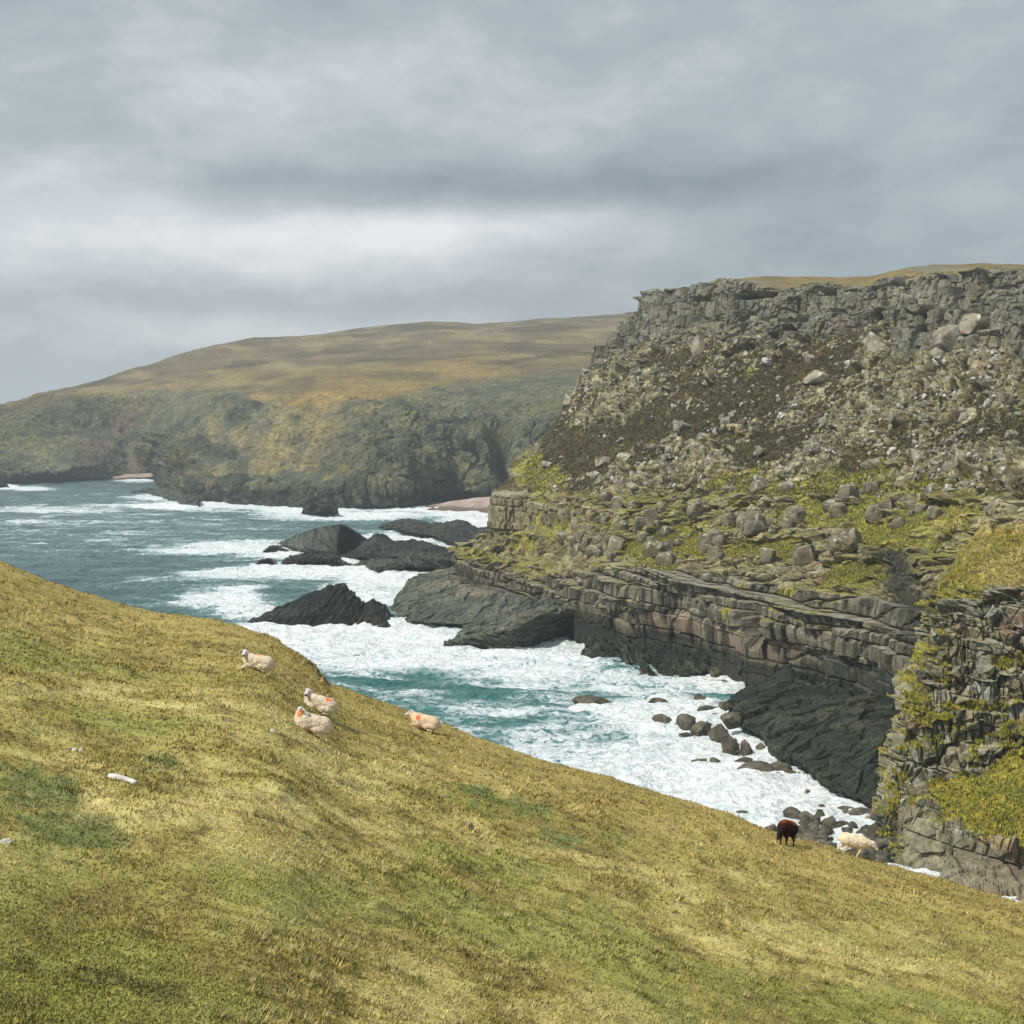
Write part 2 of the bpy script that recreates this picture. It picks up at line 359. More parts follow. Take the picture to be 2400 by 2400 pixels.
# ------------------------------------------------------------------ far headland
def make_headland():
    def rw(d): return [(a, b, c) for a, b, c in d]
    z = lambda v: ('z', v)
    H0 = rw([(-700, 1128, z(-2)), (0, 1137, z(-2)), (100, 1136, z(-2)), (165, 1131, z(-2)), (210, 1127, z(-2)), (300, 1126, z(-2)), (362, 1123, z(-2)), (372, 1146, z(-2)), (400, 1160, z(-2)), (450, 1181, z(-2)), (520, 1187, z(-2)), (600, 1191, z(-2)), (700, 1196, z(-2)), (780, 1199, z(-2)), (870, 1197, z(-2)), (960, 1197, z(-2)), (1000, 1188, z(-2)), (1050, 1176, z(-2)), (1160, 1172, z(-2)), (1800, 1175, z(-2))])
    H1 = rw([(-700, 1112, 1500), (0, 1117, 1485), (60, 1108, 1490), (150, 1108, 1500), (180, 1121, 1560), (300, 1119, 1640), (360, 1113, 1680), (376, 1112, 1460), (400, 1117, 1320), (450, 1132, 1160), (520, 1137, 1120), (600, 1141, 1085), (700, 1138, 1060), (760, 1120, 1050), (840, 1130, 1045), (940, 1140, 1040), (1010, 1155, 1105), (1060, 1152, 1130), (1160, 1148, 1135), (1800, 1150, 1130)])
    H2 = rw([(-700, 1100, 1540), (0, 1098, 1520), (170, 1092, 1540), (300, 1097, 1670), (360, 1092, 1690), (400, 1095, 1420), (450, 1104, 1230), (520, 1110, 1190), (600, 1116, 1160), (700, 1104, 1120), (760, 1085, 1090), (850, 1078, 1078), (950, 1085, 1080), (1050, 1105, 1150), (1160, 1108, 1155), (1800, 1105, 1150)])
    H3 = rw([(-700, 1060, 1600), (0, 1042, 1580), (300, 1010, 1760), (400, 1020, 1560), (480, 1030, 1370), (600, 1015, 1300), (760, 1000, 1210), (850, 1005, 1150), (950, 1000, 1150), (1050, 1010, 1190), (1160, 1020, 1190), (1800, 1000, 1190)])
    H4 = rw([(-700, 1020, 1650), (0, 985, 1640), (100, 952, 1720), (200, 930, 1780), (300, 918, 1850), (400, 914, 1800), (560, 908, 1640), (700, 905, 1500), (850, 912, 1380), (950, 935, 1300), (1050, 935, 1310), (1160, 915, 1330), (1800, 850, 1350)])
    H5 = rw([(-700, 1005, 1700), (0, 975, 1720), (100, 940, 1850), (200, 916, 1950), (300, 900, 2020), (400, 880, 2050), (560, 855, 2000), (700, 845, 1950), (900, 835, 1900), (1160, 830, 1850), (1800, 800, 1850)])
    H6 = rw([(-700, 995, 1800), (-150, 972, 1820), (0, 960, 1850), (60, 945, 1950), (95, 931, 2020), (125, 918, 2080), (230, 894, 2200), (300, 870, 2280), (400, 840, 2380), (500, 812, 2450), (600, 788, 2500), (640, 785, 2530), (700, 782, 2550), (800, 770, 2600), (900, 762, 2650), (1000, 752, 2700), (1040, 750, 2700), (1110, 757, 2720), (1200, 749, 2750), (1350, 738, 2750), (1490, 732, 2750), (1800, 728, 2750)])
    H7 = [(a, ('z', 0.8 * (HC - c * (b - HY) / F)), c * 1.35) for a, b, c in H6]
    H8 = [(a, ('z', -5.), c * 1.7) for a, b, c in H6]
    G = loft([H0, H1, H2, H3, H4, H5, H6, H7, H8], 1300, 720, [50, 30, 90, 85, 60, 75, 8, 3], sv=7, su=5)
    px, py = topx(G); n = normals(G)
    x, y, zz = G[..., 0], G[..., 1], G[..., 2]
    steep = 1 - sst(.55, .93, np.abs(n[..., 2]))
    low = 1 - sst(900, 960, py)
    steep = np.clip(steep * sst(905, 960, py) + .0, 0, 1)
    # gullies run down the faces: noise stretched with height
    gul = ridge(x / 38, (y + zz * .7) / 60, zz / 260, 4, 3) * 7 + fbm(x / 9, y / 14, zz / 55, 4, 8) * 4.5
    blk, cr, cid, _ = facets(x / 17, y / 17, zz / 30, 12, .4)
    blk2, cr2, cid2, _ = facets(x / 6, y / 6, zz / 9, 14, .5)
    broad = fbm(x / 240, y / 240, zz / 200, 4, 21) * 9 + fbm(x / 45, y / 60, zz / 60, 4, 23) * 2.2
    prom = sst(360, 390, px) * (1 - sst(1120, 1132, py + 8 * fbm(px / 30, py * 0, py * 0, 2, 4))) 
    rocky = np.clip(steep * (.55 + .9 * fbm(x / 60, y / 60, zz / 60, 4, 33)) + .15 * steep, 0, 1)
    shore = sst(1110, 1140, py)
    rocky = np.maximum(rocky, shore * sst(360, 400, px) * .95)
    edge = np.clip((zz + 2) / 6, 0, 1)
    right = sst(760, 900, px) * sst(930, 985, py)
    rocky = np.maximum(rocky, right * (.5 + .5 * sst(-.3, .3, fbm(x / 25, y / 25, zz / 60, 3, 71))))
    # a dark cleft in the right-hand face
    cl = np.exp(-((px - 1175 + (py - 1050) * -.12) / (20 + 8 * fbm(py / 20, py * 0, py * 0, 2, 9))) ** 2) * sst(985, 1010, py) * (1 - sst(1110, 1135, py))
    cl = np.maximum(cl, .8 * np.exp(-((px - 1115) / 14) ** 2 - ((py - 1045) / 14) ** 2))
    crag = ell(px, py, [(560, 985, 34, 30, 1), (590, 960, 30, 18, .9), (500, 1055, 60, 22, .9), (470, 1040, 25, 22, .9), (540, 1065, 26, 20, .9), (690, 985, 22, 14, .8), (720, 960, 24, 16, .8), (700, 1020, 40, 20, .6), (430, 1100, 70, 18, .7), (110, 1115, 60, 16, 1), (30, 1100, 60, 14, .6), (820, 1060, 90, 50, .5)])
    d = broad * sst(0, 30, zz) + rocky * ((blk - .5) * 3.6 + (blk2 - .5) * 3.2 + gul * 1.15 - (1 - sst(0, .12, cr)) * 3.5) + (1 - rocky) * gul * .5 * sst(905, 960, py) + crag * ((blk - .2) * 5 + (blk2 - .3) * 3)
    rav = ridge((x * .75 + zz * 1.7) / 60 + .8 * fbm(x / 80, y / 80, zz / 60, 3, 95), y / 300, zz / 200, 3, 96)
    d += (rav - .35) * 11 * sst(900, 950, py) * (1 - shore) * (1 - right)
    d -= cl * 38
    d *= edge
    G2 = G + n * d[..., None]
    m = G2[..., 2] - G[..., 2]
    # colour
    nA = fbm(x / 90, y / 90, zz / 50, 4, 51); nB = fbm(x / 18, y / 30, zz / 12, 4, 55); nC = fbm((x + zz) / 60, (y - x * .2) / 200, zz / 14, 4, 58)
    top = mixc((.175, .135, .072), (.24, .19, .10), sst(-.3, .4, nC))
    top = mixc(top, (.34, .27, .13), sst(.12, .5, nC + .35 * nB) * .8)
    top = mixc(top, (.085, .080, .048), sst(.05, .4, nA - .3 * nC) * .75)
    golden = ell(px, py, [(800, 930, 190, 28, .9), (720, 985, 70, 70, .8), (680, 1060, 50, 50, .8), (880, 905, 200, 25, .8), (640, 1090, 60, 22, .8), (760, 1095, 90, 18, .9), (640, 1040, 30, 60, .7), (840, 1060, 30, 14, .5), (480, 1100, 60, 10, .5), (770, 990, 40, 14, .7), (560, 1000, 22, 60, .7), (500, 1010, 16, 50, .5), (600, 1060, 20, 40, .6), (420, 1060, 40, 12, .4), (880, 960, 60, 20, .6), (930, 1050, 20, 30, .4), (700, 880, 260, 22, .5), (250, 930, 120, 8, .7), (400, 912, 120, 8, .6), (1000, 870, 260, 30, .7), (600, 930, 40, 20, .5), (650, 1005, 25, 60, .6)])
    top = mixc(top, (.36, .255, .085), golden * sst(-.45, .3, nC + nB * .5))
    face = mixc((.105, .118, .080), (.21, .20, .115), sst(-.35, .35, nB))
    face = mixc(face, (.20, .19, .08), sst(.0, .45, nA + .4 * nB) * .7)
    pink = ell(px, py, [(300, 1010, 60, 40, .9), (230, 1060, 90, 35, .8), (330, 1085, 90, 30, .6), (560, 1050, 40, 30, .3), (300, 960, 40, 25, .5), (470, 1125, 130, 12, .4)])
    face = mixc(face, (.21, .145, .115), pink * sst(-.35, .25, nB))
    face = mixc(face, (.040, .052, .048), np.clip(rocky * sst(.45, .8, cid) + crag * .9, 0, 1) * .6)
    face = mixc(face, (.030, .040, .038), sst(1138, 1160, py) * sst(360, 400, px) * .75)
    face = mixc(face, (.34, .27, .115), np.clip(golden * 1.2, 0, 1) * sst(-.45, .25, nB + .5 * nA) * (1 - crag))
    w_top = 1 - sst(-8, 14, py - np.interp(px, [-700, 0, 200, 300, 560, 640, 800, 950, 1050, 1160, 1800], [1000, 985, 930, 918, 915, 960, 960, 925, 905, 880, 840]) + 14 * fbm(px / 60, py / 30, py * 0, 3, 5))
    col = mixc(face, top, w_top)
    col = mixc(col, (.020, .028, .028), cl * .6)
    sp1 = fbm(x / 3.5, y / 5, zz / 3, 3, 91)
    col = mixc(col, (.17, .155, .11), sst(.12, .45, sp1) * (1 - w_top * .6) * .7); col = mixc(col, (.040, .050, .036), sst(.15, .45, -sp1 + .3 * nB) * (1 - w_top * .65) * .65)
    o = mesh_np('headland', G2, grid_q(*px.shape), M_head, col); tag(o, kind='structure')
    # shingle beaches
    for nm, A in (('beach', [[(985, 1200, z(-1)), (1050, 1202, z(-1)), (1150, 1208, z(-1)), (1280, 1210, z(-1))], [(985, 1193, 1040), (1040, 1188, 1036), (1150, 1188, 1020), (1280, 1190, 1010)], [(985, 1187, 1055), (1050, 1176, 1045), (1110, 1167, 1045), (1150, 1164, 1045), (1280, 1160, 1040)], [(985, 1189, 1090), (1050, 1178, 1080), (1110, 1169, 1080), (1150, 1166, 1080), (1280, 1160, 1080)]]),
                  ('small_beach', [[(265, 1127, z(-1)), (365, 1125, z(-1))], [(265, 1119, 1605), (365, 1117, 1620)], [(270, 1113, 1640), (365, 1108, 1640)]])):
        g = loft(A, 260, 70, sv=4, su=4); q = g.copy()
        g[..., 2] += fbm(g[..., 0] / 9, g[..., 1] / 9, g[..., 2] * 0, 3, 6) * .5
        nn = fbm(g[..., 0] / 8, g[..., 1] / 3, g[..., 2], 4, 9)
        c = mixc((.34, .25, .22), (.42, .33, .29), sst(-.3, .3, nn)); c = mixc(c, (.15, .105, .075), 1 - sst(1.2, 3.2, g[..., 2] + nn))
        tag(mesh_np(nm, g, grid_q(g.shape[0], g.shape[1]), M_shingle, c), kind='structure')

# ------------------------------------------------------------------ near cliff across the inlet
GRASS_B = [  # grass ledges on the near cliff (photo pixels)
    (1300, 1235, 50, 50, .9), (1240, 1290, 30, 40, .8), (1390, 1150, 90, 22, .9), (1460, 1130, 60, 24, .9), (1560, 1125, 70, 20, .8), (1650, 1120, 90, 20, 1), (1600, 1270, 80, 40, 1), (1700, 1300, 80, 24, 1), (1760, 1180, 60, 30, .6),
    (1500, 1280, 60, 30, .8), (1560, 1330, 40, 20, .8), (1840, 1290, 120, 28, 1), (1950, 1200, 130, 50, .8), (2050, 1180, 60, 60, .7), (2000, 1350, 90, 40, 1), (2090, 1250, 120, 50, .9), (2200, 1220, 120, 50, .8), (1900, 1150, 120, 26, .6), (1760, 1380, 40, 14, .6),
    (1700, 1440, 40, 26, .6), (2180, 1440, 40, 40, .8), (2150, 1260, 80, 60, .8), (1420, 1230, 40, 24, .7), (1200, 1240, 14, 40, .5), (1340, 1190, 30, 20, .6), (1280, 1180, 30, 16, .7), (2320, 1150, 90, 40, .5), (1850, 1390, 50, 14, .8)]
def cliff_G():
    z = lambda v: ('z', v)
    foot = [(1060, 500), (1120, 470), (1180, 455), (1215, 440), (1300, 410), (1390, 384), (1500, 366), (1600, 356), (1750, 324), (1900, 307), (2050, 284), (2150, 268), (2300, 262), (2500, 255)]
    R0 = [(a, z(-3), b) for a, b in foot]
    R1 = [(1060, 1332, 500), (1120, 1378, 470), (1180, 1390, 456), (1215, 1412, 441), (1300, 1455, 411), (1390, 1478, 385), (1500, 1492, 367), (1600, 1503, 357), (1750, 1562, 325), (1900, 1598, 308), (2050, 1650, 285), (2150, 1700, 268), (2300, 1700, 262), (2500, 1700, 255)]
    R2 = [(1057, 1315, 500), (1120, 1350, 470), (1180, 1372, 455), (1215, 1396, 440), (1300, 1418, 410), (1390, 1428, 383), (1500, 1418, 364), (1600, 1418, 354), (1750, 1466, 322), (1900, 1505, 305), (2050, 1550, 281), (2150, 1600, 262), (2300, 1600, 257), (2500, 1600, 250)]
    R3 = [(1055, 1298, 502), (1120, 1330, 473), (1180, 1356, 458), (1260, 1385, 430), (1340, 1380, 402), (1420, 1376, 382), (1500, 1374, 366), (1600, 1378, 354), (1700, 1395, 335), (1800, 1425, 320), (1900, 1455, 305), (2000, 1465, 291), (2080, 1480, 280), (2150, 1500, 268), (2300, 1500, 262), (2500, 1500, 255)]
    R4 = [(1057, 1290, 506), (1120, 1318, 480), (1190, 1343, 464), (1260, 1360, 440), (1340, 1350, 411), (1420, 1338, 392), (1500, 1328, 377), (1600, 1332, 366), (1700, 1345, 346), (1800, 1372, 331), (1900, 1388, 316), (2000, 1402, 301), (2080, 1412, 288), (2150, 1430, 275), (2300, 1430, 268), (2500, 1430, 260)]
    R5 = [(1110, 1284, 530), (1150, 1287, 524), (1220, 1310, 498), (1300, 1308, 460), (1400, 1300, 415), (1500, 1290, 396), (1700, 1312, 364), (1900, 1348, 332), (2080, 1372, 303), (2200, 1380, 285), (2500, 1350, 270)]
    R6 = [(1152, 1240, 528), (1200, 1240, 522), (1300, 1250, 475), (1400, 1250, 428), (1500, 1245, 408), (1700, 1265, 378), (1900, 1300, 348), (2080, 1330, 315), (2200, 1335, 296), (2500, 1290, 278)]
    R7 = [(1152, 1153, 531), (1200, 1155, 528), (1240, 1170, 512), (1300, 1185, 484), (1400, 1200, 440), (1500, 1202, 422), (1700, 1212, 396), (1900, 1240, 366), (2080, 1270, 328), (2200, 1285, 307), (2500, 1230, 288)]
    R8 = [(1188, 1118, 560), (1230, 1112, 548), (1300, 1120, 515), (1500, 1130, 448), (1700, 1140, 420), (1900, 1160, 390), (2100, 1190, 348), (2300, 1180, 320), (2500, 1150, 300)]
    R9 = [(1228, 1073, 580), (1300, 1070, 545), (1500, 1075, 476), (1700, 1080, 448), (1900, 1095, 418), (2100, 1110, 378), (2300, 1110, 340), (2500, 1080, 315)]
    R10 = [(1297, 980, 606), (1400, 965, 562), (1500, 960, 520), (1700, 960, 486), (1900, 970, 456), (2100, 980, 414), (2300, 980, 370), (2500, 960, 340)]
    R11 = [(1350, 905, 622), (1372, 880, 622), (1500, 855, 562), (1700, 842, 524), (1900, 842, 494), (2100, 840, 455), (2300, 822, 408), (2500, 800, 370)]
    R12 = [(1430, 822, 634), (1470, 795, 626), (1550, 788, 588), (1700, 772, 550), (1900, 752, 520), (2100, 742, 482), (2300, 722, 438), (2500, 700, 400)]
    R13 = [(1492, 738, 640), (1540, 722, 612), (1650, 715, 575), (1750, 712, 556), (1900, 705, 530), (2100, 680, 495), (2300, 660, 450), (2500, 655, 418)]
    R14 = [(1503, 714, 645), (1560, 697, 620), (1620, 687, 600), (1700, 665, 578), (1780, 665, 566), (1860, 678, 560), (1950, 684, 550), (2040, 676, 535), (2100, 642, 510), (2200, 631, 490), (2300, 628, 470), (2400, 632, 452), (2500, 635, 440)]
    R15 = [(1512, 707, 690), (1560, 691, 670), (1620, 677, 655), (1700, 655, 640), (1800, 646, 650), (1900, 647, 650), (1960, 650, 640), (2050, 644, 610), (2120, 626, 580), (2200, 619, 560), (2300, 617, 545), (2400, 619, 530), (2500, 620, 520)]
    R16 = [(a, z(.96 * (HC - c * (b - HY) / F)), c + 130) for a, b, c in R15]
    R17 = [(a, z(.9 * (HC - c * (b - HY) / F)), c + 290) for a, b, c in R15]
    R18 = [(a, z(-3), c + 390) for a, b, c in R15]
    rows = [R0, R1, R2, R3, R4, R5, R6, R7, R8, R9, R10, R11, R12, R13, R14, R15, R16, R17, R18]
    w = [18, 70, 55, 45, 28, 60, 50, 60, 50, 110, 110, 85, 65, 32, 28, 6, 4, 3]
    return loft(rows, 1500, 1240, w, sv=4, su=7, hid=(.07, 45, 140))
def rock_palette(seed_id, n, lich_hilite):
    """grey-brown-pink sandstone and gneiss; lich = pale lichen plus highlights painted on upward faces"""
    c = mixc((.110, .104, .066), (.36, .33, .24), seed_id)
    c = mixc(c, (.25, .185, .145), sst(.72, .95, np.mod(seed_id * 7.3, 1)) * .8)
    c = mixc(c, (.19, .20, .145), sst(-.1, .5, n) * .7)
    return mixc(c, (.52, .51, .44), lich_hilite)
CL = {}
def make_cliff():
    G = cliff_G(); px, py = topx(G); n = normals(G);
    x, y, zz = G[..., 0], G[..., 1], G[..., 2]
    wx = x + 2.2 * fbm(x / 9, y / 9, zz / 9, 2, 101); wy = y + 2.2 * fbm(x / 9, y / 9, zz / 9, 2, 102); wz = zz + 1.2 * fbm(x / 14, y / 14, zz / 9, 2, 103)
    nz0 = fbm(x / 1.3, y / 1.3, zz / 1.3, 2, 107)
    brow = np.interp(px, [1050, 1120, 1260, 1420, 1600, 1800, 2000, 2100, 2500], [1290, 1318, 1362, 1338, 1332, 1372, 1402, 1415, 1430])
    lipy = np.interp(px, [1057, 1120, 1180, 1300, 1390, 1500, 1600, 1750, 1900, 2050, 2150, 2500], [1315, 1350, 1372, 1420, 1434, 1430, 1436, 1484, 1520, 1556, 1600, 1600])
    lower = sst(-6, 10, py - brow)                       # bedded wall over the shore
    wall = sst(-5, 12, py - lipy)                        # smooth washed wall under it
    tier = (1 - lower) * sst(1140, 1180, py)             # broken tiers with grass ledges
    crag = 1 - sst(742, 792, py + 75 * fbm(x / 30, y / 30, zz / 30, 4, 61) - 14 + np.interp(px, [1480, 1560, 1700, 1800, 2100, 2400], [-60, -30, 15, 25, -20, -45]))
    plate = 1 - sst(640, 662, py + np.interp(px, [1500, 1620, 1700, 1840, 2050, 2110, 2300, 2500], [-40, -36, -12, -32, -32, -6, 8, 8])) 
    slope = (1 - tier) * (1 - lower) * (1 - crag)
    # block sizes: joints are upright, beds dip a little
    bed = wz + .06 * x
    A, crA, idA, idA2 = facets(wx / 7.5, wy / 7.5, bed / 6.0, 201, .9)
    B, crB, idB, idB2 = facets(wx / 3.1, wy / 3.1, bed / 3.6, 202, .9)
    D, crD, idD, idD2 = facets(wx / 1.25, wy / 1.25, bed / 1.5, 203, .9)
    Bt, crT, idT, _ = facets(wx / 2.6, wy / 2.6, bed / 6.2, 204, .8)
    big, crG, idG, _ = facets(wx / 16, wy / 16, bed / 13, 205, 1.1)
    nA = fbm(x / 22, y / 22, zz / 22, 4, 301); nB = fbm(x / 6, y / 6, zz / 6, 4, 302); nC = fbm(x / 1.6, y / 1.6, zz / 1.6, 3, 303)
    k1, e1, i1, w1 = bricks(wx, wy, bed, 8.0, 7.5, 221, .4); k2, e2, i2, w2 = bricks(wx, wy, bed + .4, 3.4, 4.6, 222, .6); k3, e3, i3, w3 = bricks(wx + .3 * nz0, wy, bed, 1.15, 1.5, 223, .3); k4, e4, i4, w4 = bricks(wx, wy, bed, 13, 11, 224, .9)
    k5, e5, i5, w5 = bricks(wx * .6 + x * .4, wy * .6 + y * .4, bed, 2.3, 4.2, 225, .45)
    rnd = lambda e, w_: (1 - sst(0, w_, e))
    a1, f1, b1, c1 = stacks(wx, wy, bed, 5.4, 7.0, 261); a2, f2, b2, c2 = stacks(wx, wy, bed, 2.3, 2.6, 262); a3, f3, b3, c3 = stacks(wx, wy, bed, 3.2, 3.0, 263); a4, f4, b4, c4 = stacks(wx, wy, bed, 9.5, 8.5, 264)
    # how much bare rock: share of blocks that stand out of the heather
    want = .17 + .60 * nA + .25 * ell(px, py, [(1600, 900, 300, 60, .6), (2000, 900, 200, 60, .8), (2150, 800, 200, 80, 1), (1700, 780, 180, 40, 1), (2250, 900, 150, 120, .8), (1900, 1000, 120, 60, .6), (2150, 1080, 120, 70, .8), (1350, 920, 60, 100, 1)])
    want -= .35 * ell(px, py, [(1430, 1050, 150, 60, 1), (1750, 1030, 170, 60, 1), (1500, 950, 120, 40, .8), (1880, 880, 90, 40, .8), (2200, 930, 60, 40, .8), (1700, 900, 150, 40, .6)])
    rA = sst(0, .06, want - .28 - idA * .9); rB = sst(0, .08, want - .02 - idB * .95); rD = sst(0, .1, want + .06 - idD * 1.05)
    outc = sst(.02, .12, nA + .55 * fbm(x / 7, y / 7, zz / 5, 3, 305) + want - .44)
    bigz = sst(.02, .10, fbm(x / 26, y / 26, zz / 20, 3, 307)) 
    rock_s = np.clip(outc * sst(.10, .16, c3) + rB * .9, 0, 1)
    gr = ell(px, py, GRASS_B); gr = np.clip(gr * 1.2 + .5 * nB + .3 * nA + .30 * nC - .16, 0, 1) * (gr > .02)
    gr = sst(.34, .44, gr)
    up = np.clip(n[..., 2], 0, 1)
    rock_t = np.clip(1 - gr, 0, 1)
    tierrock = np.where(gr > .5, sst(.74, .78, c1), 1.)
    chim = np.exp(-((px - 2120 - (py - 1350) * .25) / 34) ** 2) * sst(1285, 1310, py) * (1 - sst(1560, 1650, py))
    d = slope * (outc * ((1 - bigz) * ((a3 - .35) * 1.7 - rnd(f3, .4) * 1.0) + bigz * ((a1 - .3) * 3.4 - rnd(f1, .5) * 1.6 + (a3 - .5) * .6) + (a2 - .4) * .6 + (B - .4) * .5 + (D - .5) * .22) + (1 - outc) * (rB * (.2 + B * 1.2) + rD * (.1 + D * .5)) + nA * 2.6 + nB * .5 * (1 - rock_s) + nC * .16)
    d = d + tier * (tierrock * ((a1 - .4) * 2.6 + (a2 - .4) * .9 + (B - .5) * .9 + (D - .5) * .3 + nC * .14 - rnd(f1, .55) * 1.5 - rnd(f2, .3) * .4) + nA * 2 + (1 - tierrock) * nB * .5)
    lo2 = lower * (1 - wall)
    d = d + lo2 * ((w5 - .5) * 2.4 + (k5 - .4) * 1.5 + (k1 - .4) * 1.6 + (B - .5) * .35 + nC * .12 - rnd(e5, .28) * 1.1 - rnd(e1, .4) * .9 + nA * 1.6 + nB * .2)
    d = d + wall * ((k4 - .4) * 1.6 + (k1 - .5) * .9 + nB * .35 - rnd(e4, .4) * .9 - rnd(e1, .25) * .5 + nC * .12 - .5)
    d = d + crag * (1 - plate) * ((a4 - .4) * 3.6 + (a3 - .4) * 1.4 + (B - .5) * .7 + (D - .5) * .25 + nC * .15 - rnd(f4, .7) * 2.0 - rnd(f3, .35) * .6 + nA * 2)
    d = d + plate * (nA * .8 + nB * .3)
    d -= ell(px, py, [(1765, 1470, 26, 50, 1), (1770, 1440, 14, 40, .8)]) * 6        # cave in the wall
    d -= chim * 1.5
    stepc = np.clip(tier * (1 - chim) + lo2 + crag * (1 - plate), 0, 1)
    G1 = terrace(G, n, b1, 7.0, tier * .62 * sst(.0, .3, 1.05 - gr), riser=.68, cmax=.9)
    G1 = terrace(G1, n, b4, 8.5, crag * (1 - plate) * .85, cmax=1.4)
    G1 = terrace(G1, n, bed, 4.2, lo2 * .8, cmax=1.3)
    G1 = terrace(G1, n, b3, 3.0, slope * outc * .8 * (1 - bigz), cmax=1.5)
    G1 = terrace(G1, n, b1, 7.0, slope * outc * .7 * bigz, riser=.65, cmax=1.3)
    nh = n * np.array([1, 1, .12]); nh /= np.linalg.norm(nh, axis=-1, keepdims=True) + 1e-9
    nm = n * (1 - stepc)[..., None] + nh * stepc[..., None]
    G2 = G1 + nm * d[..., None]
    u2 = normals(smooth_ax(smooth_ax(G2, 0, 3), 1, 3))[..., 2]      # how far a face looks up: soil sits there, and highlights are painted into the colour there
    # ---- colour
    lich_hilite = sst(.72, .98, idB2 + .25 * nB) * .6 * sst(.25, .5, up) + sst(.90, .96, idD2) * .6
    lich_hilite = np.clip(lich_hilite, 0, .9)
    lich_hilite = np.clip(lich_hilite + sst(.45, .8, u2 + .25 * nC) * .55 * sst(-.2, .3, nB), 0, .9)  # top faces made paler: highlights painted into the colour, on top of the lichen
    rock = rock_palette(np.where(slope > .5, np.where(outc < .5, idB, c3 * (1 - bigz) + c1 * bigz), c1 * .6 + c2 * .4), nB, lich_hilite * (slope + tier * .45 + crag * .25)) * np.array([1.05, 1.0, .78])
    heath = mixc((.034, .028, .012), (.066, .058, .022), sst(-.4, .4, nB))
    heath = mixc(heath, (.105, .060, .022), sst(.15, .5, fbm(x / 9, y / 9, zz / 9, 3, 401)) * .6)
    heath = mixc(heath, (.15, .14, .05), sst(.2, .6, nC) * .5)
    lime = mixc((.125, .135, .025), (.33, .30, .065), sst(-.4, .4, nB * .7 + .8 * nC))
    gold = ell(px, py, [(1400, 1145, 110, 24, 1), (1560, 1120, 90, 20, 1), (1660, 1112, 80, 16, .9), (1250, 1240, 60, 60, .5), (2300, 1230, 120, 40, .8)])
    lime = mixc(lime, (.42, .34, .12), gold * sst(-.5, .3, nB))
    ds = mixc(heath, rock, np.clip(rock_s + rD * .8 * (rock_s < .5), 0, 1) * (1 - .75 * sst(.80, .92, u2 + .15 * nB)))
    gs = sst(.25, .5, ell(px, py, [(1280, 1130, 60, 50, .6), (1900, 1130, 260, 40, .7), (1700, 1130, 150, 40, .6), (2100, 1130, 150, 50, .7), (1240, 1100, 40, 60, .8), (2270, 1120, 100, 60, .5), (1760, 870, 30, 20, .4)]) + .3 * nB)
    ds = mixc(ds, lime, gs * (1 - rock_s))
    ledge = sst(.66, .84, u2 + .2 * nB + .12 * nC + .12 * gr) * sst(-.35, .15, nA + .3 * nB + .5 * gr)
    dt = mixc(lime, rock, np.where(gr > .5, tierrock, 1.) * (1 - ledge))
    dt = mixc(dt, (.13, .125, .05), (1 - gr) * sst(.12, .42, nB + .4 * nC) * .6); dt = dt
    streak = fbm(x / 1.8, y / 1.8, zz / 14, 4, 501)
    dl = mixc((.120, .112, .074), (.225, .200, .145), i2 * .6 + i3 * .4); dl = mixc(dl, (.045, .048, .036), sst(-.08, .28, streak) * .8); dl = mixc(dl, (.36, .33, .25), sst(.5, .8, u2) * .5); dl = mixc(dl, lime, ledge * sst(0, .3, nA + .3 * nB) * .9)  # the pale mix on upward faces is a painted highlight
    dl = mixc(dl, lime, sst(.35, .7, gr) * .9)
    dl = mixc(dl, (.14, .13, .045), sst(.2, .4, nA) * .4)
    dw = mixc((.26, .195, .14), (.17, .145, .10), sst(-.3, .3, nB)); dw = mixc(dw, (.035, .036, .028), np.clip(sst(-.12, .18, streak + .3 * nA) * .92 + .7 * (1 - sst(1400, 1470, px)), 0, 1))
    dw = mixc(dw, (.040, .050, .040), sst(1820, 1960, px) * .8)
    dc = mixc(rock_palette(idA, nB, lich_hilite * .2), (.15, .155, .125), .45); dc = mixc(dc, heath * 1.6, sst(.15, .4, nA) * .6)
    dp = mixc((.215, .165, .062), (.15, .12, .05), sst(-.3, .3, nB)); rp = ell(px, py, [(1600, 680, 90, 12, .9), (1740, 662, 90, 8, .8), (2200, 630, 110, 8, .8)]); dp = mixc(dp, (.17, .17, .14), rp * sst(-.3, .1, nB))
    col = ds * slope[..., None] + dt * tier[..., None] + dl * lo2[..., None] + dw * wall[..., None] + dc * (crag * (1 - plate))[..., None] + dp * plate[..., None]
    col = mixc(col, (.026, .031, .025), (1 - sst(5.5, 9, zz + 2 * nB + 1.5 * nA)) * .9)
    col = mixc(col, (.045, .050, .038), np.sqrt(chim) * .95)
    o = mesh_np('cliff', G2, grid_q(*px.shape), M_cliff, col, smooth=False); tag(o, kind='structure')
    CL.update(ggr=(np.abs(tier + gs * (1 - rock_s) - .5) < 9) & (((tier > .5) & (gr > .6) & (tierrock < .5)) | ((tier < .3) & (lower < .2) & (gs > .6) & (rock_s < .3) & (py > 1050))), G=G2, px=px, py=py, n=n, slope=slope, tier=tier, rock=rock_s, crag=crag, lower=lower)

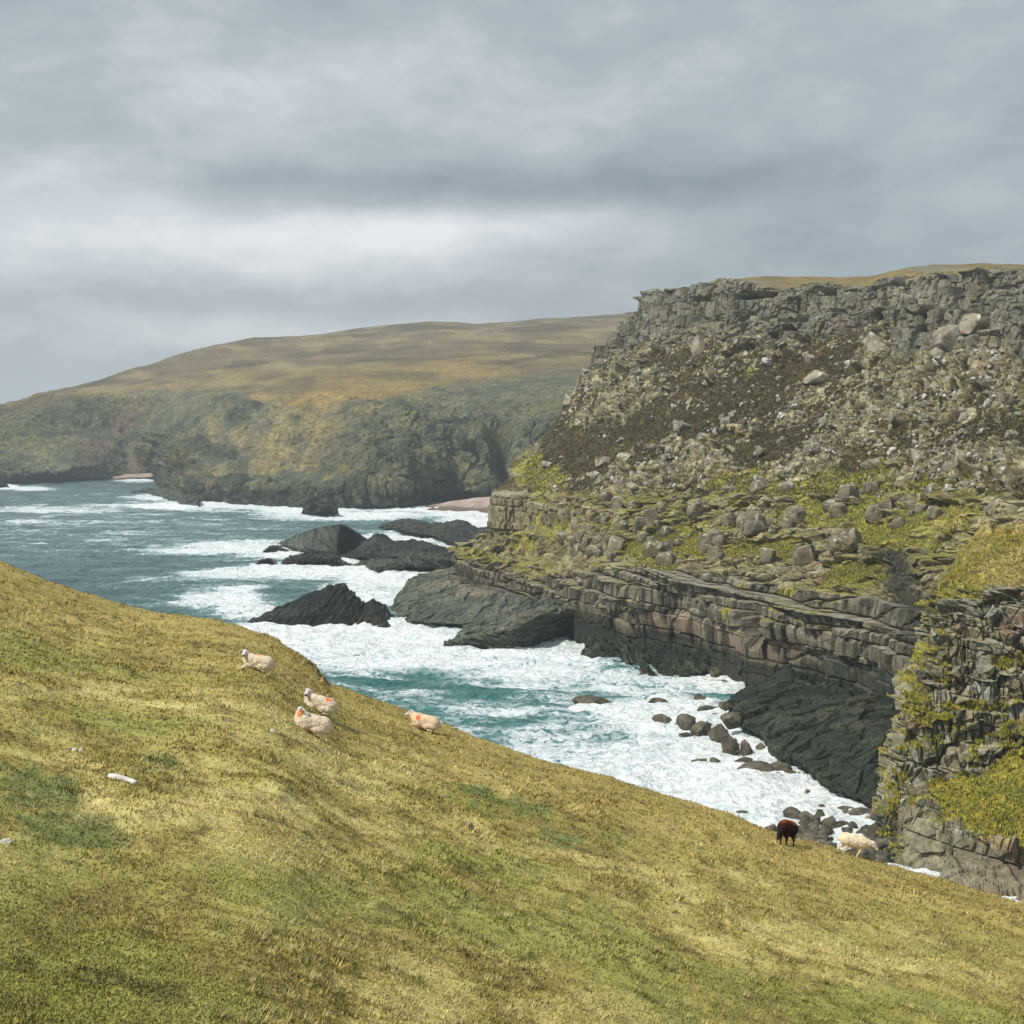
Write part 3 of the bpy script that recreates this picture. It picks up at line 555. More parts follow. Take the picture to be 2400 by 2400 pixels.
def make_pillar(corners=((1152, 524), (1180, 518), (1232, 512), (1262, 530), (1262, 552), (1190, 556), (1160, 548)), ztop=36.3, z0=9, seed=941, label='square grey brown rock pillar with a flat top at the left corner of the near cliff'):
    n, m = 420, 300
    def pt(px, Y): return ((px - 1200) * Y / F, Y)
    poly = np.array([pt(a, b) for a, b in corners] + [pt(*corners[0])])
    d = np.concatenate([[0], np.cumsum(np.linalg.norm(np.diff(poly, axis=0), axis=1))]); u = np.linspace(0, d[-1], n)
    ring = np.stack([np.interp(u, d, poly[:, 0]), np.interp(u, d, poly[:, 1])], -1); c = ring.mean(0)
    hs = [(9, 1.04), (14, 1.02), (20, .97), (28, .98), (34.2, 1.0), (35.3, .99), (35.9, .9), (36.2, .5), (36.3, .02)]
    hs = [(z0 + (a - 9) * (ztop - z0) / 27.3, b) for a, b in hs]
    t = np.linspace(0, 1, m); k = np.array([0, .12, .3, .58, .8, .84, .88, .95, 1.0])
    H = np.interp(t, k, [a for a, b in hs]); Q = np.interp(t, k, [b for a, b in hs])
    G = np.concatenate([c + (ring[None] - c) * Q[:, None, None], np.broadcast_to(H[:, None, None], (m, n, 1))], -1)
    du = np.gradient(G, axis=1); dv = np.gradient(G, axis=0); nn = np.cross(du, dv); nn /= np.linalg.norm(nn, axis=-1, keepdims=True) + 1e-9
    nn *= np.sign(np.median((nn * (G - np.array([c[0], c[1], 20]))).sum(-1)))
    x, y, zz = G[..., 0], G[..., 1], G[..., 2]; wx = x + 1.3 * fbm(x / 5, y / 5, zz / 5, 3, 5 + seed); wy = y + 1.3 * fbm(x / 5, y / 5, zz / 5, 3, 6 + seed)
    a, e, i, _ = bricks(wx, wy, zz + 3, 4.5, 8.5, seed, .2); b, e2, i2, w2_ = bricks(wx, wy, zz, 1.9, 4.2, seed + 1, .4); nB = fbm(x / 2.5, y / 2.5, zz / 2.5, 4, 943)
    dd = (a - .5) * 2.0 + (b - .5) * 1.1 + (w2_ - .5) * 1.2 + nB * .4 - (1 - sst(0, .45, e)) * .8 - (1 - sst(0, .25, e2)) * .3
    G = G + nn * (dd * (1 - .75 * sst(.8, .9, t))[:, None])[..., None]
    st = fbm(x / .9, y / .9, zz / 9, 4, 944)
    col = mixc((.20, .185, .105), (.29, .25, .16), i2); col = mixc(col, (.24, .165, .105), sst(-.1, .3, st) * (1 - sst(20, 30, zz)) * .8); col = mixc(col, (.05, .05, .03), (1 - sst(0, .25, e)) * .7); col = mixc(col, (.30, .29, .20), sst(.82, .86, t)[:, None] * .8)  # joint lines darkened: crevice shade put into the colour
    tag(mesh_np('rock_pillar', G, grid_q(m, n), M_cliff, col, smooth=False), label, 'rock')

# ------------------------------------------------------------------ near spur on the right
def make_spur():
    z = lambda v: ('z', v)
    S0 = [(2040, z(-3), 198), (2150, z(-3), 184), (2600, z(-3), 158)]
    S1 = [(2060, 1985, 204), (2105, 1990, 200), (2125, 2000, 196), (2250, 2012, 190), (2400, 2030, 186), (2600, 2050, 180)]
    S2 = [(2056, 1909, 206), (2110, 1905, 203), (2135, 1895, 198), (2160, 1880, 197), (2200, 1925, 193), (2300, 1962, 189), (2400, 1998, 186), (2600, 2030, 181)]
    S3 = [(2072, 1868, 207), (2115, 1865, 205), (2140, 1858, 203), (2170, 1862, 201), (2210, 1880, 199), (2300, 1890, 196), (2400, 1900, 194), (2600, 1900, 190)]
    S4 = [(2085, 1838, 208), (2115, 1835, 207), (2150, 1840, 206), (2200, 1822, 206), (2300, 1806, 204), (2400, 1775, 204), (2600, 1770, 202)]
    S5 = [(2095, 1785, 210), (2120, 1790, 209), (2160, 1790, 208), (2300, 1765, 206), (2600, 1740, 204)]
    S6 = [(2115, 1751, 211), (2150, 1745, 209), (2300, 1710, 207), (2600, 1680, 205)]
    S7 = [(2116, 1674, 213), (2160, 1665, 211), (2300, 1640, 209), (2600, 1600, 207)]
    S8 = [(2153, 1608, 216), (2190, 1600, 213), (2300, 1575, 211), (2600, 1530, 209)]
    S9 = [(2186, 1526, 219), (2210, 1510, 215), (2300, 1495, 213), (2600, 1450, 211)]
    S10 = [(2190, 1445, 224), (2230, 1440, 219), (2300, 1425, 217), (2400, 1405, 215), (2600, 1390, 212)]
    S11 = [(2212, 1398, 233), (2300, 1372, 228), (2400, 1350, 225), (2600, 1330, 220)]
    S12 = [(2258, 1335, 246), (2330, 1302, 241), (2400, 1285, 237), (2600, 1250, 230)]
    S13 = [(2325, 1258, 263), (2400, 1232, 258), (2600, 1180, 250)]
    S14 = [(2340, z(38), 292), (2600, z(44), 290)]
    S15 = [(2340, z(20), 312), (2600, z(20), 310)]
    G = loft([S0, S1, S2, S3, S4, S5, S6, S7, S8, S9, S10, S11, S12, S13, S14, S15], 760, 1100, [20, 80, 40, 35, 50, 45, 75, 70, 80, 80, 50, 60, 60, 8, 4], sv=3, su=4, hid=(.12, 26, 60))
    px, py = topx(G); n = normals(G);
    x, y, zz = G[..., 0], G[..., 1], G[..., 2]
    wx = x + .9 * fbm(x / 4, y / 4, zz / 4, 2, 111); wy = y + .9 * fbm(x / 4, y / 4, zz / 4, 2, 112); bed = zz + .16 * x + .5 * fbm(x / 6, y / 6, zz / 6, 2, 113)
    A, crA, idA, idA2 = facets(wx / 4.2, wy / 4.2, bed / 4.8, 601, .9)
    B, crB, idB, idB2 = facets(wx / 1.5, wy / 1.5, bed / 2.6, 602, .9)
    D, crD, idD, _ = facets(wx / .6, wy / .6, bed / .8, 603, .9)
    nA = fbm(x / 9, y / 9, zz / 9, 4, 611); nB = fbm(x / 2.4, y / 2.4, zz / 2.4, 4, 612); nC = fbm(x / .7, y / .7, zz / .7, 3, 613)
    j1, g1, h1, v1 = bricks(wx, wy, bed, 4.6, 6.5, 631, .12); j2, g2, h2, v2 = bricks(wx, wy, bed + .3, 1.8, 3.4, 632, .12); j3, g3, h3, v3 = bricks(wx, wy, bed, .8, 1.2, 633, .1); rnd = lambda e, w_: (1 - sst(0, w_, e))
    topg = sst(0, 26, np.interp(px, [2150, 2212, 2300, 2400, 2600], [1420, 1420, 1400, 1390, 1370]) - py + 18 * nB)
    patch = ell(px, py, [(2290, 1870, 110, 55, 1), (2370, 1850, 80, 80, 1), (2340, 1920, 90, 45, 1), (2220, 1850, 50, 30, .9), (2400, 1950, 60, 40, .9)])
    patch = sst(.25, .5, patch + .22 * nB + .15 * nA)
    ledges = sst(.42, .6, ell(px, py, [(2270, 1660, 90, 14, .8), (2200, 1690, 50, 16, .8), (2160, 1650, 25, 30, .6), (2350, 1660, 60, 14, .7), (2230, 1600, 40, 10, .5), (2092, 1870, 18, 40, .9), (2120, 1830, 14, 26, .8), (2170, 1550, 20, 30, .8), (2370, 1560, 60, 20, .7), (2380, 1720, 60, 20, .7), (2150, 1610, 20, 20, .8)]) + .35 * nB)
    base = sst(0, 14, py - np.interp(px, [2040, 2150, 2200, 2300, 2400, 2600], [1880, 1885, 1928, 1965, 2000, 2030])) * sst(2112, 2130, px)
    g = np.clip(topg + patch + ledges, 0, 1)
    dr = (j1 - .4) * 1.9 + (v2 - .5) * 1.0 + (j2 - .4) * 1.2 + (A - .5) * .9 + (B - .5) * .5 + (j3 - .5) * .15 + nC * .10 - rnd(g1, .3) * .7 - rnd(g2, .16) * .45 + nA * .9 + nB * .25
    dg = nA * 1.0 + nB * 1.2 + nC * .55 + ledges * .2 + (A * .6) * topg * sst(.6, .7, idA)
    db = (A - .4) * .8 + (j1 - .4) * .9 - rnd(g1, .22) * .5 + (B - .5) * .25 + nB * .25 + nC * .06 + nA * .7
    d = dr * (1 - g) * (1 - base) + dg * g + db * base * (1 - g)
    jb = colhash(wx, wy, 3.2, 81, .12) * 3 + colhash(wx, wy, 1.3, 82, .12) * .8; sr = (1 - np.clip(topg + patch, 0, 1)) * (1 - base) * (1 - sst(1790, 1840, py))
    G1 = terrace(G, n, bed + jb, 3.4, sr * .85)
    nh = n * np.array([1, 1, .12]); nh /= np.linalg.norm(nh, axis=-1, keepdims=True) + 1e-9
    G2 = G1 + (n * (1 - sr)[..., None] + nh * sr[..., None]) * d[..., None]
    streak = fbm(x / .8, y / .8, zz / 7, 4, 621)
    rock = mixc((.150, .135, .078), (.29, .25, .155), h2); rock = mixc(rock, (.17, .18, .115), sst(-.2, .4, nB) * .8); rock = mixc(rock, (.24, .155, .105), sst(.74, .86, idA2) * .75)
    rock = mixc(rock, (.42, .42, .36), sst(.82, .95, idB2 + .2 * nC) * .7); rock = mixc(rock, (.060, .064, .035), sst(.1, .45, streak) * .55); u2 = normals(smooth_ax(smooth_ax(G2, 0, 3), 1, 3))[..., 2]; rock = mixc(rock, (.40, .38, .29), sst(.5, .8, u2) * .5); ledges = np.clip(ledges * sst(-.25, .05, nC + nB * .5) + sst(.5, .66, u2 + .2 * nB) * sst(-.2, .15, nA + .4 * nB) * .95, 0, 1) * (1 - base)  # upward rock faces painted lighter, as if catching the light
    lime = mixc((.14, .15, .028), (.36, .31, .055), sst(-.35, .45, nB * .6 + .8 * nC))
    tg = mixc(lime, (.44, .35, .13), sst(2240, 2330, px + 60 * nA) * .8); tg = mixc(tg, (.10, .07, .03), sst(.15, .4, nA + .4 * nB) * .7); tg = mixc(tg, (.22, .21, .19), sst(.62, .68, idB) * .6 * sst(-.1, .3, nA))
    pale = mixc((.29, .26, .175), (.165, .155, .10), sst(-.3, .3, streak)); pale = mixc(pale, (.14, .10, .07), sst(2250, 2330, px) * .5)
    col = mixc(rock, pale, base); col = mixc(col, lime, np.clip(patch + ledges, 0, 1)); col = mixc(col, tg, topg)
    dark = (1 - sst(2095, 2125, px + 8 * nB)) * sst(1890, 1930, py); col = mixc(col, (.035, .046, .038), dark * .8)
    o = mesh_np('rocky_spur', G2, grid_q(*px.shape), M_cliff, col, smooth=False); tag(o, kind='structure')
    CL.update(spx=px, sled=ledges * (px > 2060) * (1 - base), sG=G2, sp=patch, stop=topg, sn=n)

# ------------------------------------------------------------------ dark shore rock: shelves and rocks in the sea
def rockmesh(name, rows, nu, nv, w=None, amp=1., cell=5., dip=(.5, .0, .9), sv=2, su=3, tint=(.052, .060, .052), tint2=(.105, .108, .085), brown=.0, seed=0, hid=None, extra=None, drop_at=0.):
    G = loft(rows, nu, nv, w, sv=sv, su=su, hid=hid); px, py = topx(G); n = normals(G);
    x, y, zz = G[..., 0], G[..., 1], G[..., 2]
    dp = np.array(dip); dp = dp / np.linalg.norm(dp)
    q = x * dp[0] + y * dp[1] + zz * dp[2]                 # across the beds
    wq = q + .5 * fbm(x / 6, y / 6, zz / 6, 3, 700 + seed)
    A, crA, idA, idA2 = facets(x / cell, y / cell, wq / (cell * .35), 701 + seed, .35)
    B, crB, idB, _ = facets(x / (cell * .4), y / (cell * .4), wq / (cell * .16), 702 + seed, .4)
    nA = fbm(x / 11, y / 11, zz / 5, 4, 703 + seed); nB = fbm(x / 2.5, y / 2.5, wq / .7, 4, 704 + seed)
    step = np.mod(wq / 1.9, 1); step = sst(.75, 1, step) - step
    d = amp * ((A - .45) * 1.1 + (B - .45) * .5 + step * .95 - (1 - sst(0, .05, crA)) * .7 - (1 - sst(0, .04, crB)) * .25 + nB * .35 + nA * .8)
    d *= np.clip((zz + 1.5) / 2.2, .15, 1)
    G2 = G + n * d[..., None]
    c = mixc(tint, tint2, sst(-.2, .5, nA * .7 + nB * .4 + (idA - .5) * .5))
    c = mixc(c, np.array(tint) * .55, sst(.1, .5, -nB + .3 * (idB - .5)) * .6)
    if brown: c = mixc(c, (.20, .175, .13), brown * sst(-.2, .35, nA + .3 * nB) * sst(4, 8, zz))
    if extra: c = extra(c, px, py, zz, nA, nB)
    c = mixc(c, (.085, .066, .034), sst(.05, .4, -nA) * .35 * (1 - sst(1.5, 4, zz)))
    return mesh_np(name, G2, grid_q(*px.shape), M_wet, c, smooth=False)
def shore():
    z = lambda v: ('z', v)
    def base(L, zz=-1.5): return [(a, b, z(zz)) for a, b in L]
    def off(L, dpy, zz): return [(a, b + dpy, z(zz)) for a, b in L]
    T = (.026, .032, .025); T2 = (.066, .072, .050)
    # low shelf at the foot of the cliff
    L = [(1352, 1550), (1400, 1566), (1440, 1578), (1510, 1602), (1560, 1618), (1620, 1610), (1680, 1600), (1720, 1585), (1780, 1604), (1820, 1618), (1900, 1640), (2000, 1680)]
    def br(c, px, py, zz, nA, nB): return mixc(c, (.13, .11, .055), sst(0, 30, py - np.interp(px, [1352, 1440, 1560, 1700], [1530, 1545, 1575, 1580])) * .7 * (1 - sst(1650, 1750, px)))
    o = rockmesh('rock_shelf', [base(L, -2), [(1362, 1534, z(1.5)), (1420, 1540, z(1.5)), (1520, 1572, z(1.2)), (1600, 1580, z(1.0)), (1700, 1566, z(2)), (1800, 1580, z(3)), (1900, 1610, z(4)), (2000, 1640, z(5))],
        [(1370, 1505, z(4)), (1450, 1500, z(4.5)), (1550, 1500, z(5.5)), (1650, 1525, z(5)), (1750, 1560, z(5)), (1850, 1590, z(5)), (2000, 1630, z(5.5))],
        [(1370, 1490, 420), (1450, 1495, 410), (1550, 1500, 395), (1650, 1520, 370), (1750, 1560, 350), (1850, 1590, 335), (2000, 1630, 320)]], 620, 240, [30, 45, 12], tint=T, tint2=T2, seed=1, extra=br, amp=1.7)
    tag(o, kind='structure')
    # broad dark slab sloping to the boulders
    L2 = [(1688, 1660), (1720, 1700), (1738, 1722), (1784, 1740), (1806, 1782), (1846, 1798), (1892, 1825), (1926, 1860), (2011, 1895), (2080, 1930), (2200, 1990)]
    def cr_(c, px, py, zz, nA, nB):
        c = mixc(c, (.012, .015, .014), np.exp(-((py - np.interp(px, [1800, 1850, 1900, 1960, 2100], [1800, 1772, 1735, 1690, 1670]) + 4 * nB) / 4.) ** 2) * .8)
        return c
    o = rockmesh('rock_slab_shelf', [base(L2, -2), [(1692, 1648, z(1.2)), (1724, 1684, z(1.6)), (1745, 1704, z(2)), (1790, 1722, z(2.2)), (1812, 1752, z(2.4)), (1852, 1772, z(2.6)), (1898, 1800, z(2.8)), (1932, 1835, z(2.6)), (2015, 1872, z(2.4)), (2080, 1905, z(2.4)), (2200, 1950, z(2.4))],
        [(1700, 1640, z(2.2)), (1750, 1650, z(3.2)), (1850, 1700, z(4.2)), (1950, 1760, z(4.5)), (2050, 1800, z(5)), (2200, 1840, z(6))],
        [(1712, 1628, z(2.6)), (1760, 1606, z(3.6)), (1850, 1618, z(4.6)), (1950, 1660, z(5.5)), (2050, 1700, z(6.5)), (2200, 1740, z(8))],
        [(1735, 1616, z(2.6)), (1780, 1597, z(3)), (1850, 1591, z(4.4)), (1950, 1605, z(5.5)), (2050, 1630, z(6.6)), (2200, 1660, z(9))],
        [(1745, 1613, 345), (1790, 1597, 340), (1850, 1592, 335), (1950, 1607, 325), (2050, 1632, 310), (2200, 1665, 300)]], 620, 420, [18, 60, 80, 50, 8], tint=T, tint2=(.060, .066, .046), seed=2, cell=9, amp=.9, dip=(.2, -.5, 1), extra=cr_)
    tag(o, kind='structure')
    G_ = 'dark rocks standing in the surf'
    def R(name, rows, nu, nv, label, w=None, mask=(), group=None, **k):
        o = rockmesh(name, rows, nu, nv, w, **k); tag(o, label, 'rock', group)
        for m in mask: ROCKMASK.append(m)
    # black wedge
    Lw = [(570, 1463), (640, 1474), (691, 1479), (756, 1476), (826, 1477), (882, 1480), (933, 1506), (962, 1500)]
    top = [(574, 1460), (620, 1436), (663, 1415), (724, 1388), (752, 1380), (766, 1371), (803, 1364), (830, 1388), (853, 1412), (858, 1410), (873, 1401), (901, 1416), (933, 1456), (962, 1497)]
    Rt = [(a, b, 441 if a > 600 and a < 940 else 436) for a, b in top]
    mid = [(572, 1462, z(-.5)), (640, 1452, 431), (700, 1445, 430), (760, 1435, 430), (826, 1440, 430), (850, 1455, 430), (880, 1440, 430), (933, 1485, 424), (962, 1499, 424)]
    R('sea_rock', [base(Lw), mid, Rt, [(a, b + 4, 446) for a, b in top], [(a, z(-2), 462) for a, b in top]], 560, 240,
      'black wedge shaped rock with streaked sloping face, standing alone in the surf above the sheep', [45, 70, 5, 20], mask=[(765, 1475, 200, 16)], tint=(.017, .019, .018), tint2=(.042, .045, .038), dip=(.75, .1, -.65), cell=6, seed=3, amp=.5, sv=1, su=2)
    # green slab sloping up to the cliff
    R('rock_slab', [base([(912, 1424), (918, 1440), (943, 1462), (994, 1466), (1073, 1472), (1130, 1490), (1230, 1480)]), [(914, 1420, z(1)), (925, 1435, z(1)), (950, 1452, z(1.5)), (1000, 1456, z(2)), (1080, 1462, z(2)), (1240, 1440, z(6))],
        [(930, 1392, z(3.5)), (960, 1410, z(3.5)), (1050, 1425, z(4.5)), (1150, 1420, z(6)), (1240, 1415, z(8))], [(947, 1374, z(5)), (966, 1360, z(6)), (1022, 1350, z(8)), (1100, 1372, z(9)), (1180, 1390, z(9)), (1240, 1402, z(9))], [(960, 1350, 505), (1022, 1334, 512), (1060, 1330, 512), (1120, 1360, 490), (1240, 1395, 470)], [(975, z(-2), 520), (1240, z(-2), 520)]], 520, 300,
      'broad grey green slab sloping from the cliff corner into the surf beside the black wedge', [12, 40, 40, 25, 15], mask=[(990, 1462, 70, 8)], tint=(.075, .088, .070), tint2=(.135, .145, .105), cell=8, dip=(.3, -.3, 1), brown=.9, seed=4, amp=.7)
    # block slab in front
    R('rock_slab', [base([(1036, 1524), (1060, 1536), (1152, 1541), (1200, 1538), (1245, 1525), (1310, 1505), (1372, 1500)]), [(1040, 1508, z(1.5)), (1085, 1494, z(4)), (1140, 1486, z(5)), (1200, 1472, z(6.5)), (1269, 1440, z(8.5)), (1330, 1425, z(9.5)), (1368, 1430, z(9))],
        [(1060, 1492, z(3)), (1100, 1476, z(4.5)), (1160, 1455, z(6)), (1210, 1438, z(8)), (1260, 1416, z(10)), (1330, 1412, z(10.5)), (1366, 1424, z(9.5))], [(1082, 1474, z(4)), (1140, 1450, z(5.5)), (1199, 1424, z(8)), (1247, 1402, z(10.2)), (1300, 1402, z(11)), (1362, 1420, z(9.8))], [(1095, z(-1), 440), (1362, z(-1), 430)]], 480, 300,
      'thick grey green rock block with upright front face, under the cliff beside the surf', [48, 30, 30, 25], mask=[(1160, 1535, 130, 12)], tint=(.072, .086, .068), tint2=(.14, .15, .108), cell=6, dip=(.25, -.2, 1), brown=.5, seed=5, amp=.8, sv=1)
    # far slabs
    R('rock_slab', [base([(648, 1282), (700, 1300), (790, 1312), (868, 1300)]), [(652, 1276, z(1.5)), (710, 1284, z(3.5)), (790, 1296, z(3)), (866, 1285, z(2))], [(654, 1273, z(2)), (690, 1256, z(7)), (728, 1240, z(12)), (765, 1232, z(15)), (798, 1226, z(17)), (830, 1242, z(13)), (866, 1268, z(5))], [(660, z(-2), 780), (866, z(-2), 780)]], 360, 170,
      'far tilted slab with a peaked top and long crack, leftmost big slab in the bay', [20, 55, 20], mask=[(760, 1305, 120, 9)], tint=(.060, .070, .060), tint2=(.10, .108, .085), cell=12, dip=(.5, -.2, .8), seed=6, amp=.6,
      extra=lambda c, px, py, zz, nA, nB: mixc(c, (.018, .02, .02), np.exp(-((px - np.interp(py, [1255, 1300], [738, 790])) / 3.) ** 2) * .85))
    R('sea_rock', [base([(658, 1326), (700, 1328), (760, 1326), (800, 1324), (835, 1336)]), [(661, 1318, z(1.5)), (700, 1314, z(3)), (790, 1312, z(3)), (832, 1332, z(.5))], [(664, 1314, 634), (685, 1300, 636), (740, 1292, 636), (775, 1294, 634), (800, 1310, 630), (830, 1330, 620)], [(670, z(-2), 650), (830, z(-2), 650)]], 260, 130,
      'low black rock lying in the surf just in front of the far peaked slab', [20, 30, 15], mask=[(745, 1326, 95, 8)], tint=(.022, .027, .025), tint2=(.05, .054, .046), cell=5, dip=(.7, 0, .7), seed=7)
    R('rock_slab', [base([(782, 1306), (820, 1318), (880, 1322), (960, 1316), (1060, 1320)]), [(786, 1300, z(1.5)), (860, 1305, z(4)), (960, 1306, z(4)), (1058, 1312, z(3))], [(792, 1296, z(2)), (850, 1268, z(8)), (882, 1250, z(12)), (900, 1254, z(11)), (925, 1268, z(8.5)), (970, 1262, z(9)), (1008, 1272, z(8)), (1035, 1282, z(6)), (1058, 1300, z(4))], [(800, z(-2), 740), (1058, z(-2), 740)]], 420, 170,
      'long dark jagged ridge of rock between the far peaked slab and the cliff corner', [20, 55, 20], mask=[(900, 1325, 110, 8)], tint=(.030, .038, .034), tint2=(.070, .078, .062), cell=7, dip=(.5, -.1, .85), seed=8, amp=.75)
    R('rock_slab', [base([(818, 1332), (850, 1346), (900, 1352), (960, 1338), (1010, 1336), (1070, 1350)]), [(822, 1326, z(1)), (880, 1335, z(2)), (960, 1326, z(3)), (1066, 1336, z(3))], [(832, 1322, z(1.5)), (870, 1312, z(4)), (950, 1306, z(6)), (1020, 1306, z(8)), (1066, 1312, z(8))], [(840, z(-2), 640), (1066, z(-2), 650)]], 360, 140,
      'low flat rock shelf in white water below the jagged ridge', [18, 35, 15], mask=[(900, 1348, 90, 8)], tint=(.045, .055, .046), tint2=(.085, .092, .068), cell=8, dip=(.3, -.2, .9), seed=9)
    R('sea_rock', [base([(884, 1238), (930, 1252), (1000, 1262), (1060, 1285), (1160, 1300)]), [(888, 1234, z(1)), (940, 1240, z(4)), (1020, 1254, z(4)), (1090, 1276, z(4)), (1158, 1290, z(4))], [(892, 1230, 860), (920, 1220, 862), (958, 1214, 862), (985, 1220, 860), (1010, 1226, 850), (1050, 1222, 850), (1085, 1218, 845), (1120, 1238, 830), (1158, 1240, 800)], [(895, z(-2), 890), (1158, z(-2), 890)]], 420, 150,
      'farthest line of rugged dark rocks in the bay, reaching the foot of the square pillar', [20, 40, 20], mask=[(960, 1262, 90, 7)], tint=(.034, .042, .036), tint2=(.080, .086, .062), cell=9, dip=(.5, -.1, .85), seed=10, amp=1.0)
    for (a, b, w_, h_, yy, lab, sd) in [(600, 1325, 50, 17, 0, 'small dark rock awash at the left end of the far slabs, the lower of two', 11), (615, 1298, 65, 20, 0, 'small rounded rock washed by a wave, upper of two left of the far slabs', 12)]:
        R('sea_rock', [base([(a - 2, b), (a + w_ / 2, b + 3), (a + w_ + 2, b)]), [(a, b - 3, z(.6)), (a + w_ * .3, b - h_ * .8, z(2.4)), (a + w_ * .6, b - h_ * .9, z(2.6)), (a + w_, b - 3, z(.6))], [(a + 2, b - 5, z(.6)), (a + w_ * .3, b - h_, z(2)), (a + w_ * .65, b - h_, z(2)), (a + w_ - 2, b - 5, z(.6))], [(a + 4, z(-2), Yz(b, 0) + 20), (a + w_ - 4, z(-2), Yz(b, 0) + 20)]], 90, 60, lab, [10, 6, 6], mask=[(a + w_ / 2, b, w_ * .7, 7)], tint=(.035, .036, .030), tint2=(.09, .08, .06), cell=3, seed=sd, amp=.7)
    # rocks under the far headland
    R('rock_ledge', [base([(305, 1158), (350, 1164), (400, 1182), (430, 1190), (468, 1192)]), [(308, 1153, z(1)), (350, 1152, z(3)), (400, 1164, z(3)), (466, 1184, z(2.5))], [(312, 1151, z(1)), (350, 1143, z(5)), (400, 1146, z(7)), (466, 1170, z(6))], [(340, z(-2), 1330), (466, z(-2), 1250)]], 260, 90,
      'low tilted ledges running into the sea from the tip of the far headland', [14, 20, 15], mask=[(400, 1187, 90, 6)], tint=(.055, .066, .056), tint2=(.12, .125, .095), cell=10, dip=(.5, .0, .85), seed=13, amp=1.7)
    R('sea_rock', [base([(705, 1207), (750, 1213), (795, 1209)]), [(708, 1200, z(2.5)), (750, 1198, z(5)), (793, 1200, z(3))], [(712, 1192, z(6)), (735, 1182, z(9)), (770, 1182, z(9)), (790, 1193, z(6))], [(715, z(-2), 1010), (790, z(-2), 1010)]], 160, 90,
      'dark lumpy rock in the breakers at the foot of the far headland', [14, 20, 15], mask=[(750, 1210, 60, 6)], tint=(.032, .04, .036), tint2=(.075, .08, .06), cell=7, seed=14, amp=1.5)
    R('sea_rock', [base([(-60, 1142), (0, 1144), (20, 1141)]), [(-58, 1137, z(2)), (0, 1135, z(4)), (19, 1138, z(2))], [(-56, 1133, z(4)), (0, 1130, z(6)), (18, 1136, z(3))], [(-56, z(-2), 1440), (18, z(-2), 1440)]], 100, 60,
      'small far skerry at the left edge below the headland', [14, 20, 15], mask=[(10, 1142, 30, 4)], tint=(.032, .04, .036), tint2=(.075, .08, .06), cell=7, seed=15, amp=.8)

# ------------------------------------------------------------------ boulders
def ico(sub):
    import bmesh
    bm = bmesh.new(); bmesh.ops.create_icosphere(bm, subdivisions=sub, radius=1)
    V = np.array([v.co[:] for v in bm.verts]); T = np.array([[v.index for v in f.verts] for f in bm.faces]); bm.free(); return V, T
def boulder_shape(sub, seed, cuts=14, rough=.05, cut_d=(.55, .9), boxy=False):
    r = np.random.RandomState(seed); V, T = ico(sub); V = V.copy()
    if boxy: V = np.sign(V) * np.abs(V) ** .42 * .8; V[:, 0] += V[:, 2] * r.uniform(-.25, .25); V[:, 1] *= 1 + V[:, 2] * r.uniform(-.2, .1)
    for _ in range(cuts):
        d = r.normal(size=3); d /= np.linalg.norm(d); k = r.uniform(*cut_d); s = V @ d; o = np.maximum(s - k, 0); V -= np.outer(o * .94, d)
    V *= 1 + rough * fbm(V[:, 0] * 3 + seed, V[:, 1] * 3, V[:, 2] * 3, 3, seed)[:, None]
    return V, T
BP = []
def boulder_protos(n, mat, seed, base, rng=(.55, .9), rough=.05, boxy=False):
    out = []
    for i in range(n):
        V, T = boulder_shape(4, seed + i, 10 + i % 5, rough, rng, boxy)
        ii = fbm(V[:, 0] * 1.5 + i, V[:, 1] * 1.5, V[:, 2] * 1.5, 4, seed + i)
        c = mixc(np.array(base[0]), np.array(base[1]), sst(-.35, .35, ii))
        c = mixc(c, np.array(base[2]), sst(.15, .45, fbm(V[:, 0] * 4, V[:, 1] * 4, V[:, 2] * 4 + i, 3, seed + 50 + i)) * sst(-.1, .6, V[:, 2]))
        o = mesh_np('boulder', V, T, mat, c, smooth=False); C.objects.unlink(o); out.append(o)
    return out
M_boul = mat_new('boulder_stone', .9, noise=[(1.6, .7, 1.3)], bump=(2.2, .18))
def put(proto, loc, sc, rot, name, label, group=None, cat='boulder'):
    o = proto.copy(); o.name = name; C.objects.link(o); o.location = loc; o.scale = sc; o.rotation_euler = rot
    tag(o, label, cat, group); return o
